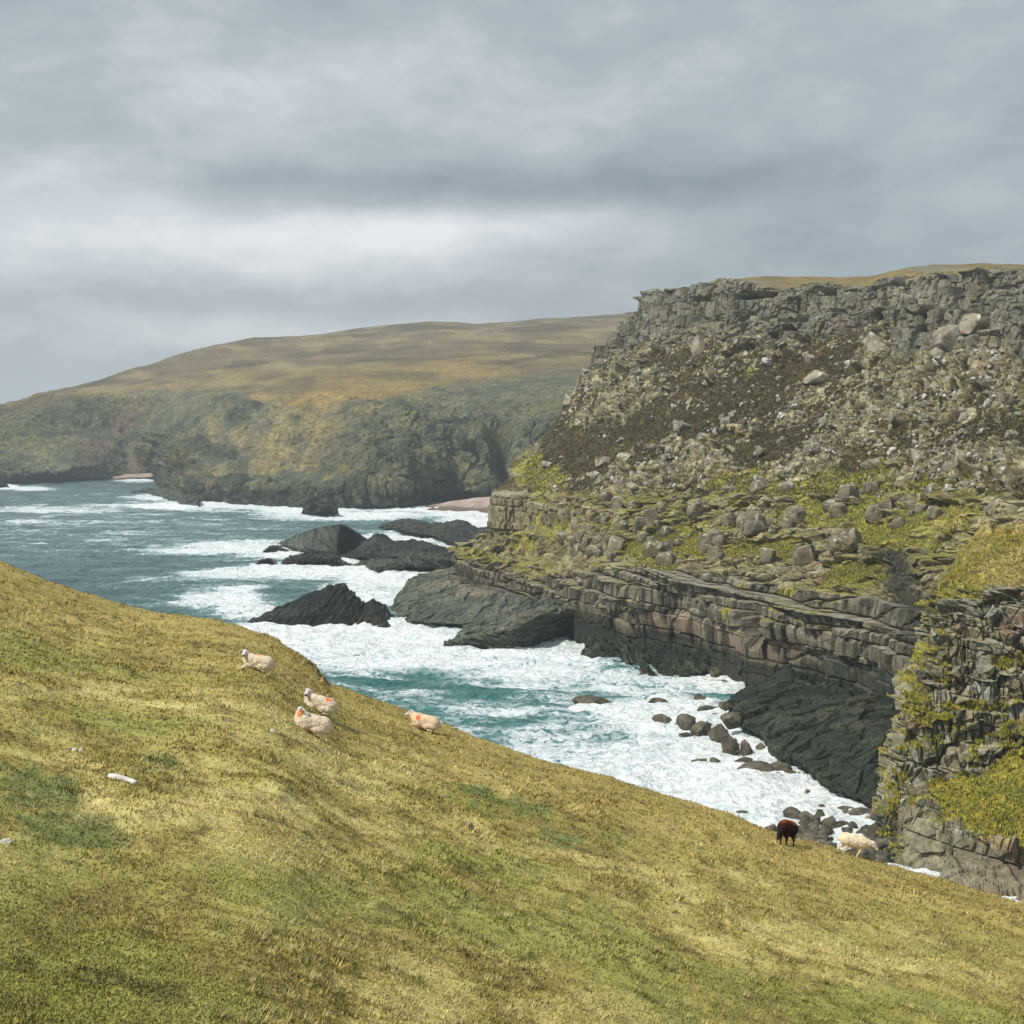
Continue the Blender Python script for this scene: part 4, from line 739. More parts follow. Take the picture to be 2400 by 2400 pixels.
def shore_boulders():
    pr = boulder_protos(9, M_wet, 900, ((.055, .050, .036), (.125, .112, .078), (.17, .16, .12)), (.5, .85), .09)
    r = random.Random(5)
    # centre x, waterline y, width, height (photo px), label
    L = [(1390, 1660, 80, 28, 'dark hump of rock alone in white water, farthest left in the inlet'),
         (1542, 1640, 42, 16, 'small brown rock in surf, topmost of a column of three left of the boulders'),
         (1549, 1662, 56, 24, 'low dark rock in surf, middle of a column of three left of the boulders'),
         (1556, 1700, 50, 28, 'blocky dark rock in surf, lowest of a column of three left of the boulders'),
         (1645, 1650, 46, 28, 'grey rounded boulder in the surf just left of the tip of the big dark slab'),
         (1630, 1664, 34, 14, 'low brown rock between the column of three and the grey boulder'),
         (1608, 1710, 52, 42, 'large dark egg shaped boulder standing free in the surf'),
         (1668, 1680, 56, 28, 'dark brown smooth topped boulder behind the egg shaped boulder'),
         (1610, 1728, 32, 13, 'tiny brown rock just below the egg shaped boulder'),
         (1645, 1728, 44, 42, 'grey boulder with a thread of white water down it, right of the egg shaped boulder'),
         (1686, 1740, 44, 52, 'tall leaning grey boulder at the left edge of the big dark slab'),
         (1715, 1768, 56, 62, 'largest grey boulder below the left edge of the big dark slab'),
         (1752, 1768, 28, 40, 'narrow grey boulder ringed by foam right of the largest grey boulder'),
         (1652, 1762, 18, 7, 'speck of brown rock in open foam left of the split boulder'),
         (1646, 1800, 40, 32, 'left half of a split grey boulder in open foam'),
         (1676, 1798, 28, 26, 'right half of a split grey boulder in open foam'),
         (1706, 1812, 34, 18, 'small triangular brown rock right of the split boulder'),
         (1745, 1800, 52, 30, 'rounded brown topped boulder above the pair of flat boulders'),
         (1776, 1826, 76, 40, 'broad pale grey boulder sloping to the right in the middle of the foam'),
         (1752, 1850, 60, 32, 'dark brown boulder in front of the broad pale grey one'),
         (1794, 1856, 44, 24, 'rounded brown boulder touching the dark brown one on its right'),
         (1834, 1822, 58, 40, 'grey boulder between foam channels under the edge of the big slab'),
         (1578, 1818, 56, 15, 'flat pointed brown rock awash near the grass edge'),
         (1658, 1832, 48, 19, 'flat grey rock half awash under the split boulder'),
         (1648, 1852, 14, 5, 'thin dark sliver of rock in the foam under the flat grey rock'),
         (1762, 1868, 12, 8, 'speck of dark rock under the two brown boulders'),
         (1772, 1892, 38, 18, 'pale rock veiled by foam above the brown sheep'),
         (1735, 1926, 46, 25, 'black boulder right behind the brow of the grass'),
         (1900, 1860, 44, 24, 'grey boulder in the foam channel below the big slab'),
         (1866, 1930, 60, 40, 'large peaked grey boulder behind the brown sheep'),
         (1900, 1935, 50, 36, 'grey boulder leaning on the large peaked one'),
         (1926, 1924, 34, 32, 'pointed grey boulder standing against white foam'),
         (1950, 1942, 40, 34, 'brown boulder right of the pointed one'),
         (1985, 1916, 60, 26, 'long dark boulder at the right tip of the foam'),
         (2035, 1925, 70, 34, 'dark boulder against the foot of the rocky spur'),
         (1975, 1955, 66, 32, 'rounded grey boulder above the walking sheep'),
         (2012, 1965, 44, 26, 'black boulder right behind the back of the walking sheep'),
         (2045, 1975, 60, 36, 'dark green boulder right of the head of the walking sheep'),
         (1888, 1968, 70, 30, 'flat grey boulder between the two nearest sheep'),
         (1920, 1990, 80, 30, 'wet grey boulder just above the grass between the two nearest sheep'),
         (1845, 1955, 50, 28, 'wet grey boulder just right of the rump of the brown sheep'),
         (1812, 1950, 34, 22, 'black boulder behind the head of the brown sheep'),
         (1822, 1908, 18, 9, 'small brown rock at the left of the large peaked boulder'),
         (2095, 2000, 70, 40, 'dark boulder at the bottom of the cleft beside the spur'),
         (2040, 2020, 80, 36, 'low dark boulder below the walking sheep, half hidden by the brow'),
         (1715, 1700, 44, 34, 'grey boulder on the tip of the big dark slab'),
         (1700, 1660, 30, 18, 'small rock at the topmost tip of the big dark slab'),
         (1680, 1583, 34, 22, 'angular block lying on the low shelf under the cliff')]
    for i, (cx, cy, w, h, lab) in enumerate(L):
        zb = -.4 if cy > 1600 and not (1690 < cx < 1730 and cy < 1710) else 2.2
        Y = Yz(cy, zb); k = Y / F; sx = w * k * .62; sz = h * k * .66
        o = put(pr[i % 9], ((cx - 1200) * k, Y + sx * .5, zb + sz * .28), (sx, sx * r.uniform(.7, 1.0), sz), (r.uniform(-.15, .15), r.uniform(-.25, .25), r.uniform(-.5, .5)), 'boulder', lab)
        if cy > 1590: ROCKMASK.append((cx, cy, w * .55, max(5, h * .3)))
def more_shore_boulders():
    pr = boulder_protos(8, M_wet, 950, ((.050, .046, .033), (.115, .105, .075), (.16, .15, .115)), (.42, .8), .09); r = random.Random(21)
    edge = [(1660, 1655), (1700, 1715), (1740, 1745), (1790, 1775), (1815, 1800), (1860, 1820), (1910, 1860), (1960, 1885), (2020, 1900)]
    for i in range(32):
        u = r.random() * (len(edge) - 1.001); a = edge[int(u)]; b = edge[int(u) + 1]; f = u - int(u); x = a[0] + (b[0] - a[0]) * f + r.gauss(-8, 16); y = a[1] + (b[1] - a[1]) * f + r.gauss(4, 12); w = r.uniform(10, 34)
        Y = Yz(y, 0.); k = Y / F; put(pr[i % 8], ((x - 1200) * k, Y, .1), (w * k * .55, w * k * .5, w * k * r.uniform(.3, .5)), (r.uniform(-.3, .3), r.uniform(-.3, .3), r.uniform(-3, 3)), 'boulder', 'small wet boulder, one of many alike along the foam edge of the dark slab', 'small boulders along the foam edge of the slab')
    for i in range(44):
        x = r.uniform(1850, 2110); y = r.uniform(1925, 2040); w = r.uniform(14, 48); Y = Yz(y, .3); k = Y / F
        put(pr[i % 8], ((x - 1200) * k, Y, .5), (w * k * .55, w * k * .5, w * k * r.uniform(.35, .6)), (r.uniform(-.3, .3), r.uniform(-.3, .3), r.uniform(-3, 3)), 'boulder', 'dark boulder, one of many alike heaped between the foam and the spur foot', 'dark boulders heaped at the foot of the spur')
def cliff_boulders():
    G, px, py = CL['G'], CL['px'], CL['py']
    pr = boulder_protos(12, M_boul, 1200, ((.145, .132, .092), (.31, .28, .205), (.56, .55, .47)), (.38, .70), .035)
    r = np.random.RandomState(11)
    nv, nu = px.shape
    vis = (px > 1240) & (px < 2395) & (CL['slope'] + CL['tier'] * .5 > .6) & (py > 700) & (py < 1330)
    iv, iu = np.nonzero(vis); k0 = int(nu * .08)
    ok = iu > k0; iv, iu = iv[ok], iu[ok]
    def loc(x_, y_):
        d = np.abs(px - x_) + np.abs(py - y_); i = np.unravel_index(np.argmin(d), d.shape); return G[i]
    hero = [(2165, 1070, 64, 60, 'big boulder splashed white with droppings, largest pale one low on the right of the slope'),
            (2240, 800, 100, 110, 'huge grey dome of rock jutting from the slope near the top right'),
            (2060, 800, 90, 90, 'large brown faced block under the top crag, left of the grey dome'),
            (1900, 835, 46, 32, 'small brown cube of rock perched on a wide brown ledge in mid slope'),
            (1925, 875, 90, 46, 'wide cracked brown ledge of rock in the middle of the slope'),
            (1640, 800, 40, 80, 'tall pale leaning slab on the upper left of the slope'),
            (1415, 1075, 44, 34, 'pale squarish boulder low on the left of the slope, left of a pair'),
            (1462, 1075, 44, 36, 'pale squarish boulder low on the left of the slope, right of a pair'),
            (2050, 1080, 80, 40, 'flat topped pale outcrop left of the white splashed boulder'),
            (2350, 1180, 80, 50, 'grey outcrop at the right edge above the golden grass'),
            (1780, 1130, 46, 44, 'squat grey boulder just above the grass ledges, left of a rounded one'),
            (1840, 1130, 42, 48, 'rounded brown boulder standing on the grass ledges'),
            (1600, 990, 60, 42, 'cluster block of pale rock in dark heather left of the middle'),
            (1700, 985, 44, 34, 'pale block with a pointed top in dark heather'),
            (1290, 930, 40, 50, 'grey block on the left skyline of the slope'),
            (1262, 1045, 40, 34, 'rounded block on the lower left skyline of the slope'),
            (2300, 760, 70, 60, 'broken grey crag block beneath the top right edge')]
    for i, (a, b, w, h, lab) in enumerate(hero):
        p = loc(a, b + h * .3); k = p[1] / F
        put(pr[i % 12], (p[0], p[1] + w * k * .1, p[2] + h * k * .10), (w * k * .54, w * k * .46, h * k * (.62 if w < 1.6 * h else .5)), (r.uniform(-.2, .2), r.uniform(-.15, .15), r.uniform(-.6, .6)), 'boulder', lab)
    zones = [('pale angular boulder among dark heather, one of many alike on the upper slope', lambda a, b: b < 900, 'boulders on the upper slope'),
             ('pale angular boulder among dark heather, one of many alike on the middle slope', lambda a, b: 900 <= b < 1110, 'boulders on the middle slope'),
             ('grey block among the grass ledges, one of many alike on the lower slope', lambda a, b: b >= 1110, 'boulders among the grass ledges')]
    cnt = 0; used = []
    rock = CL['rock']
    while cnt < 135:
        j = r.randint(len(iv)); a, b = px[iv[j], iu[j]], py[iv[j], iu[j]]
        if r.rand() > .35 + .65 * rock[iv[j], iu[j]]: continue
        if any(abs(a - q[0]) < 26 and abs(b - q[1]) < 20 for q in used): continue
        used.append((a, b)); p = G[iv[j], iu[j]]
        s = (.85 + r.gamma(1.5, .55)) * (1.0 if b > 850 else 1.1)
        s = min(s, 4.0)
        zn = [q for q in zones if q[1](a, b)][0]
        put(pr[r.randint(12)], p + np.array([0, .2 * s, .15 * s]), (s * r.uniform(.8, 1.4), s * r.uniform(.7, 1.1), s * r.uniform(.5, 1.0)), (r.uniform(-.5, .5), r.uniform(-.5, .5), r.uniform(-3, 3)), 'boulder', zn[0], zn[2]); cnt += 1
    # upright blocks weathered out of the ledges
    prb = boulder_protos(8, M_boul, 1300, ((.105, .094, .060), (.225, .195, .130), (.42, .41, .31)), (.64, .95), .11, True)
    m2 = (px > 1250) & (px < 2380) & (CL['tier'] > .7) & (py > 1165) & (py < 1325); v2, u2 = np.nonzero(m2); kk = u2 > k0; v2, u2 = v2[kk], u2[kk]
    cl_ = [(1390, 1210), (1470, 1190), (1530, 1240), (1640, 1200), (1700, 1230), (1760, 1250), (1310, 1210), (1360, 1270), (1440, 1290), (1850, 1230), (1560, 1300), (1900, 1320), (2000, 1290), (1650, 1290), (2080, 1210), (2180, 1180), (1960, 1190), (1800, 1320)]
    bn = 0
    while bn < 120:
        c_ = cl_[r.randint(len(cl_))]; tx, ty = c_[0] + r.normal(0, 26), c_[1] + r.normal(0, 16)
        if not (1250 < tx < 2380 and 1165 < ty < 1330): continue
        i_ = np.argmin(np.abs(px[v2, u2] - tx) + np.abs(py[v2, u2] - ty)); p = G[v2[i_], u2[i_]]; s = r.uniform(1.0, 3.1)
        put(prb[r.randint(8)], p + np.array([0, .4 * s, .35 * s]), (s * r.uniform(.8, 1.2), s * r.uniform(.8, 1.1), s * r.uniform(.8, 1.35)), (r.uniform(-.22, .22), r.uniform(-.22, .22), r.uniform(-3, 3)), 'rock_block', 'upright grey brown block, one of many alike standing out of the grass ledges', 'blocks standing out of the grass ledges', cat='rock'); bn += 1
    # everything smaller: scree, one object
    protos = [boulder_shape(2, 1500 + i, 7, .02, (.35, .7)) for i in range(8)]
    Vs, Ts, Cs = [], [], []; off = 0
    for _ in range(7500):
        j = r.randint(len(iv)); rk = rock[iv[j], iu[j]]
        if r.rand() > .10 + .9 * rk ** 2: continue
        p = G[iv[j], iu[j]]; V, T = protos[r.randint(8)]
        s = .24 + r.gamma(1.2, .24); q = r.normal(size=(3, 3)); q, _r = np.linalg.qr(q)
        W = (V * [s * r.uniform(.8, 1.5), s, s * r.uniform(.5, 1)]) @ q.T + p + [0, 0, s * .3]
        Vs.append(W); Ts.append(T + off); off += len(V)
        t = r.rand(); base = np.array((.13, .12, .085)) * (1 - t) + np.array((.34, .32, .25)) * t
        if r.rand() < .14: base = np.array((.50, .49, .46))
        Cs.append(np.tile(base, (len(V), 1)))
    # white specks on the grass of the lower tiers and spur
    o = mesh_np('scree', np.concatenate(Vs), np.concatenate(Ts), M_boul, np.concatenate(Cs), smooth=False)
    tag(o, 'loose broken stones strewn through heather and grass on the cliff slope', 'stones', kind='stuff')
def cliff_tufts():
    """heather and ledge grass as tufts standing on the cliff and the spur"""
    r = np.random.RandomState(77)
    def tufts(name, P0, s, colr, label, cat):
        n = len(P0); k = 5
        a = r.uniform(0, 6.28, (n, k)); lean = r.uniform(.1, .9, (n, k)); h = s[:, None] * r.uniform(.6, 1.3, (n, k)); w = s[:, None] * .28
        B = P0[:, None, :] + np.stack([np.cos(a) * w, np.sin(a) * w, a * 0 - .1 * s[:, None]], -1)
        side = np.stack([-np.sin(a), np.cos(a), a * 0], -1) * (w * .9)[..., None]
        tip = B + np.stack([np.cos(a) * lean * h * .6, np.sin(a) * lean * h * .6, h], -1)
        V = np.stack([B - side, B + side, tip], 2).reshape(-1, 3); T = np.arange(len(V)).reshape(-1, 3)
        c = np.repeat(colr, k * 3, 0) * r.uniform(.75, 1.25, (n * k, 1)).repeat(3, 0)
        tag(mesh_np(name, V, T, M_blade, c, smooth=False), label, cat, kind='stuff')
    G, px, py = CL['G'], CL['px'], CL['py']; k0 = int(px.shape[1] * .08)
    m = (px > 1230) & (px < 2420) & (CL['slope'] > .6) & (CL['rock'] < .4); iv, iu = np.nonzero(m); ok = iu > k0; iv, iu = iv[ok], iu[ok]
    j = r.randint(len(iv), size=26000); t = r.rand(26000, 1)
    c = np.array((.045, .040, .016)) * (1 - t) + np.array((.10, .085, .032)) * t; g = (r.rand(26000) < .12)[:, None]; c = np.where(g, (.16, .15, .05), c)
    tufts('heather', G[iv[j], iu[j]], r.uniform(.25, .7, 26000), c, 'dark brown green heather growing between the boulders of the cliff slope', 'heather')
    G, p = CL['sG'], CL['sp']; iv, iu = np.nonzero((p > .5) | (CL['sled'] > .6)); n = 22000; j = r.randint(len(iv), size=n); t = r.rand(n, 1)
    c = np.array((.19, .20, .04)) * (1 - t) + np.array((.58, .50, .09)) * t; c = np.where((r.rand(n) < .07)[:, None], (.06, .05, .03), c)
    iv2, iu2 = np.nonzero((CL['stop'] > .6) & (CL['spx'] < 2440)); j2 = r.randint(len(iv2), size=14000); t2 = r.rand(14000, 1); c2 = np.array((.22, .21, .05)) * (1 - t2) + np.array((.62, .50, .19)) * t2; c2 = np.where((r.rand(14000) < .12)[:, None], (.10, .07, .04), c2)
    tufts('clifftop_grass', G[iv2[j2], iu2[j2]], r.uniform(.1, .35, 14000), c2, 'golden windblown grass on top of the rocky spur', 'grass')
    gg = CL['G']; iv3, iu3 = np.nonzero(CL['ggr'] & (CL['px'] > 1180) & (CL['px'] < 2420)); j3 = r.randint(len(iv3), size=30000); t3 = r.rand(30000, 1); c3 = np.array((.16, .17, .04)) * (1 - t3) + np.array((.48, .42, .11)) * t3; c3 = np.where((r.rand(30000) < .12)[:, None], (.06, .05, .03), c3)
    tufts('ledge_grass', gg[iv3[j3], iu3[j3]], r.uniform(.15, .55, 30000), c3, 'yellow green grass growing on the ledges of the cliff', 'grass')
    tufts('ledge_vegetation', G[iv[j], iu[j]], r.uniform(.12, .5, n), c, 'yellow green cushion of plants covering the ledge low on the rocky spur', 'vegetation')

# ------------------------------------------------------------------ foreground slope
SILX = [-1500, -400, 0, 100, 200, 300, 400, 500, 570, 640, 700, 730, 748, 762, 775, 800, 850, 930, 1000, 1060, 1120, 1200, 1290, 1424, 1560, 1700, 1790, 1850, 1960, 2000, 2200, 2400, 2700, 3900]
SILY = [1120, 1230, 1315, 1358, 1391, 1420, 1440, 1455, 1470, 1497, 1530, 1550, 1562, 1583, 1600, 1610, 1627, 1655, 1684, 1706, 1735, 1760, 1788, 1817, 1865, 1905, 1943, 1966, 1990, 2003, 2060, 2120, 2230, 2600]
KS = 5.0
SX = np.linspace(-1500, 3900, 2701); SR = np.interp(SX, SILX, SILY)
_k = np.exp(-np.linspace(-2.4, 2.4, 181) ** 2); _k /= _k.sum(); SSM = np.convolve(np.pad(SR, 90, 'edge'), _k, 'valid')
def sil(px): return (np.interp(px, SX, SSM) - HY) / F, np.interp(px, [-1500, 0, 600, 1200, 2000, 2400, 3900], [80, 68, 58, 53, 47, 46, 46])
def slope_z(px, t):
    s0, t0 = sil(px); w = 1. / t - 1. / t0
    s0 = s0 + np.interp(px, SX, SR - SSM) / F * np.exp(-(np.maximum(w, 0) / .0022))
    s = np.where(w > 0, s0 + KS * w, s0 + np.minimum(np.abs(w), .02) ** 1.6 * 900)
    zz = HC - t * s
    near = 1 - sst(3, 12, t); return zz * (1 - near) + near * (HC - 1.6 - .25 * t + 0 * px)
def hit(px, py):
    s0, t0 = sil(px); s = (py - HY) / F; t = 1. / (1. / t0 + max(s - s0, 0) / KS); return t
def relief(x, y):
    h = fbm(x / 3.2, y / 3.2, x * 0, 3, 801) * .16 + fbm(x / .9, y / .9, x * 0, 3, 802) * .085
    h = h + sst(.1, .35, fbm(x / 3.0 + .4 * y, y / .75, x * 0, 3, 807)) * .09
    h = h + sst(.18, .55, fbm(x / 1.1, y / 1.6, x * 0, 3, 806)) * .10 + fbm(x / .28, y / .28, x * 0, 2, 803) * .035
    return h
def turf_colour(x, y, px, py):
    a = fbm(x / 4.5, y / 4.5, x * 0, 4, 811); b = fbm(x / 1.0, y / 1.3, x * 0, 4, 812); c = fbm(x / .25, y / .3, x * 0, 3, 813)
    col = mixc((.335, .285, .095), (.46, .395, .165), sst(-.3, .35, b))
    col = mixc(col, (.22, .225, .058), sst(-.15, .4, a + .5 * b) * .75)
    s0, t0 = sil(px); dist = (py - (HY + s0 * F))
    brow = 1 - sst(10, 230, dist); col = mixc(col, (.33, .25, .085), brow * .7)
    gp = ell(px, py, [(60, 1880, 150, 90, 1), (180, 1950, 160, 50, .42), (350, 1800, 100, 40, .6), (1200, 1900, 120, 32, .9), (1330, 1975, 150, 30, .9), (1120, 1860, 60, 20, .5), (600, 1700, 100, 20, .3), (420, 1860, 60, 40, .4), (250, 1980, 100, 20, .5)])
    col = mixc(col, (.135, .165, .055), np.clip(1.5 * sst(.15, .8, gp + .45 * b + .25 * a) * sst(-.5, .3, b + .6 * c), 0, 1) * .85)
    col = mixc(col, (.17, .14, .05), sst(.12, .45, -b - .4 * c) * .5)
    col = mixc(col, (.062, .048, .022), sst(.42, .6, fbm(x / .8, y / .8, x * 0, 3, 818) + .15 * a) * .5)
    return col * 1.13
def make_slope():
    px = np.concatenate([np.linspace(-1500, -80, 60, endpoint=False), np.linspace(-80, 2500, 1150), np.linspace(2504, 3900, 60)])
    w_in = np.linspace(0, 1, 760)
    t_beh = np.geomspace(1.003, 4.2, 160)
    PX = np.tile(px, (len(w_in) + len(t_beh), 1)); s0, t0 = sil(px)
    tn = 6.
    wi = (1 / tn) + (1 / t0 - 1 / tn)[None, :] * (w_in ** .8)[:, None]
    T = np.concatenate([1 / wi, t0[None, :] * t_beh[:, None]], 0)
    T = T
    Z = slope_z(PX, T)
    # far side: ease down to below the sea at about 190 m
    fb = T / t0[None, :]; s_b = (HC - Z) / T
    drop = np.maximum(fb - 1.12, 0); Z = Z - (drop ** 1.25) * 34; Z = np.maximum(Z, -6)
    X = (PX - 1200) * T / F
    PY = HY + (HC - Z) * F / T
    infront = sst(1.10, .98, fb) if False else 1 - sst(.97, 1.05, fb)
    Z = Z + relief(X, T) * (infront * .0 + np.clip(T / 25, .25, 1) * (1 - .55 * sst(.9, 1.0, fb)))
    col = turf_colour(X, T, PX, PY)
    # small eroded scar where the turf breaks off
    sc = np.exp(-((PX - 752) / 30) ** 2) * sst(.985, 1.01, fb) * (1 - sst(1.2, 1.3, fb))
    Z -= np.exp(-((PX - 766) / 18) ** 2) * sst(.975, 1.0, fb) * .35
    scol = ell(PX, PY, [(735, 1556, 18, 9, 1), (752, 1572, 12, 16, 1), (764, 1588, 12, 14, 1), (774, 1600, 12, 8, 1)])
    col = mixc(col, (.035, .022, .014), np.clip(sc + scol * 1.2, 0, 1) * .95)
    col = mixc(col, (.12, .10, .06), sst(1.1, 1.4, fb) * .7)
    G = np.stack([X, T, Z], -1)
    o = mesh_np('grass_hillside', G, grid_q(*PX.shape), M_turf, col); tag(o, kind='structure')
    # near ground under and behind the camera
    gx, gy = np.meshgrid(np.linspace(-30, 30, 60), np.linspace(-30, 6.05, 40))
def ground(px, py):
    t = hit(px, py); x = (px - 1200) * t / F; zz = float(slope_z(np.array([float(px)]), np.array([t]))[0]) 
    zz += float(relief(np.array([x]), np.array([t]))[0]) * min(max(t / 25, .25), 1)
    return x, t, zz
def make_grass():
    r = np.random.RandomState(3); n = 430000
    px = r.uniform(-420, 2800, n); s0, t0 = sil(px)
    wmin = 1 / t0; wmax = np.full(n, 1 / 11.5)
    t = 1 / (wmin + (wmax - wmin) * r.uniform(-.012, 1, n) ** 1.0)
    t = np.minimum(t, t0 * 1.03)
    x = (px - 1200) * t / F; zz = slope_z(px, t); py = HY + (HC - zz) * F / t
    fb = t / t0
    zz = zz + relief(x, t) * np.clip(t / 25, .25, 1) * (1 - .55 * sst(.9, 1.0, fb))
    col = turf_colour(x, t, px, py) * r.uniform(.72, 1.38, (n, 1)); y_ = r.rand(n)
    col = np.where((y_ < .12)[:, None], col * np.array([1.35, 1.2, 1.2]), col); col = np.where((y_ > .93)[:, None], col * .45, col)
    hump = sst(.05, .5, fbm(x / 1.1, t / 1.6, x * 0, 3, 806))
    h = (.020 + .025 * r.rand(n) + .05 * hump * r.rand(n)) * np.clip(t / 28, .75, 1.5); wd = (.010 + .012 * r.rand(n)) * np.clip(t / 22, .8, 1.9)
    near_scar = (np.abs(px - 757) < 16) & (fb > .97); h = np.where(near_scar, h * .2, h)
    a = r.uniform(0, 6.28, n); lx = r.normal(.25, .5, n) * h; ly = r.normal(-.15, .5, n) * h
    b0 = np.stack([x - np.cos(a) * wd, t - np.sin(a) * wd, zz - .01], -1); b1 = np.stack([x + np.cos(a) * wd, t + np.sin(a) * wd, zz - .01], -1); tp = np.stack([x + lx, t + ly, zz + h], -1)
    nt = 2600; tpx = r.uniform(-200, 2600, nt); s0, t0 = sil(tpx); tw = 1 / (1 / t0 + (1 / 12 - 1 / t0) * r.uniform(0, 1, nt) ** 1.2); tx = (tpx - 1200) * tw / F
    keep = fbm(tx / 5, tw / 5, tx * 0, 3, 821) > .02; tpx, tw, tx = tpx[keep], tw[keep], tx[keep]; nt = len(tw); kb = 26
    ang_ = r.uniform(0, 6.28, (nt, kb)); rr = r.uniform(.02, .13, (nt, kb)); bx = tx[:, None] + np.cos(ang_) * rr; bt = tw[:, None] + np.sin(ang_) * rr; bpx = 1200 + bx * F / bt
    bz = slope_z(bpx, bt) + relief(bx, bt) * np.clip(bt / 25, .25, 1); hh = r.uniform(.035, .10, (nt, kb)); ww = .010
    B0 = np.stack([bx - np.sin(ang_) * ww, bt + np.cos(ang_) * ww, bz - .02], -1); B1 = np.stack([bx + np.sin(ang_) * ww, bt - np.cos(ang_) * ww, bz - .02], -1); TP = np.stack([bx + np.cos(ang_) * hh * .6 + .03, bt + np.sin(ang_) * hh * .6, bz + hh], -1)
    tc = np.where((r.rand(nt) < .5)[:, None], np.array((.46, .39, .17)), np.array((.20, .19, .06)))[:, None, :] * r.uniform(.7, 1.25, (nt, kb, 1))
    b0 = np.concatenate([b0, B0.reshape(-1, 3)]); b1 = np.concatenate([b1, B1.reshape(-1, 3)]); tp = np.concatenate([tp, TP.reshape(-1, 3)]); col = np.concatenate([col, tc.reshape(-1, 3)]); n = len(b0)
    V = np.stack([b0, b1, tp], 1).reshape(-1, 3); T = np.arange(3 * n).reshape(-1, 3)
    tag(mesh_np('grass', V, T, M_blade, np.repeat(col, 3, 0), smooth=False), 'short cropped olive and yellow grass covering the near hillside', 'grass', kind='stuff')

# ------------------------------------------------------------------ sheep
def capsules(parts):
    """parts: (p0, p1, r0, r1) tapered tubes with round ends"""
    V, T, off = [], [], 0; sv, st = ico(2)
    for p0, p1, r0, r1 in parts:
        p0, p1 = np.array(p0, float), np.array(p1, float); n = 6
        d = np.linalg.norm(p1 - p0); n = max(2, int(d / (min(r0, r1) * .5)) + 1)
        for i in range(n):
            k = i / (n - 1); c = p0 * (1 - k) + p1 * k; rr = r0 * (1 - k) + r1 * k
            V.append(sv * rr + c); T.append(st + off); off += len(sv)
    return np.concatenate(V), np.concatenate(T)
def ellip(c, r, rot=None):
    sv, st = ico(3); W = sv * np.array(r)
    if rot is not None: W = W @ np.array(rot).T
    return W + np.array(c), st
def fuse(pieces, voxel, smooth=6):
    V, T, off = [], [], 0
    for v, t in pieces: V.append(v); T.append(t + off); off += len(v)
    o = mesh_np('tmp', np.concatenate(V), np.concatenate(T), None)
    m = o.modifiers.new('r', 'REMESH'); m.mode = 'VOXEL'; m.voxel_size = voxel
    s = o.modifiers.new('s', 'SMOOTH'); s.iterations = smooth; s.factor = .5
    dg = bpy.context.evaluated_depsgraph_get(); me = bpy.data.meshes.new_from_object(o.evaluated_get(dg))
    bpy.data.objects.remove(o)
    n = len(me.vertices); v = np.empty(n * 3, f32); me.vertices.foreach_get('co', v)
    nn = np.empty(n * 3, f32); me.vertices.foreach_get('normal', nn)
    return me, v.reshape(-1, 3).astype(float), nn.reshape(-1, 3).astype(float)
def finish(me, V, col, mat, name, parent, smooth=True):
    me.vertices.foreach_set('co', V.astype(f32).ravel()); me.name = name
    a = me.color_attributes.new('Col', 'FLOAT_COLOR', 'POINT'); a.data.foreach_set('color', np.concatenate([np.clip(col, .003, 1), np.ones((len(col), 1))], 1).astype(f32).ravel())
    me.materials.clear(); me.materials.append(mat); me.polygons.foreach_set('use_smooth', np.full(len(me.polygons), smooth)); me.update()
    o = bpy.data.objects.new(name, me); C.objects.link(o); o.parent = parent; return o
M_wool = mat_new('sheep_wool', .95, noise=[(30, .86, 1.1)], spec=.1); M_skin = mat_new('sheep_skin', .8, noise=[(40, .9, 1.1)], spec=.2); M_eye = mat_new('sheep_eye', .3, col=(.01, .008, .006), spec=.5)
def rz(v, a): c, s = math.cos(a), math.sin(a); return np.array([v[0] * c - v[1] * s, v[0] * s + v[1] * c, v[2]])
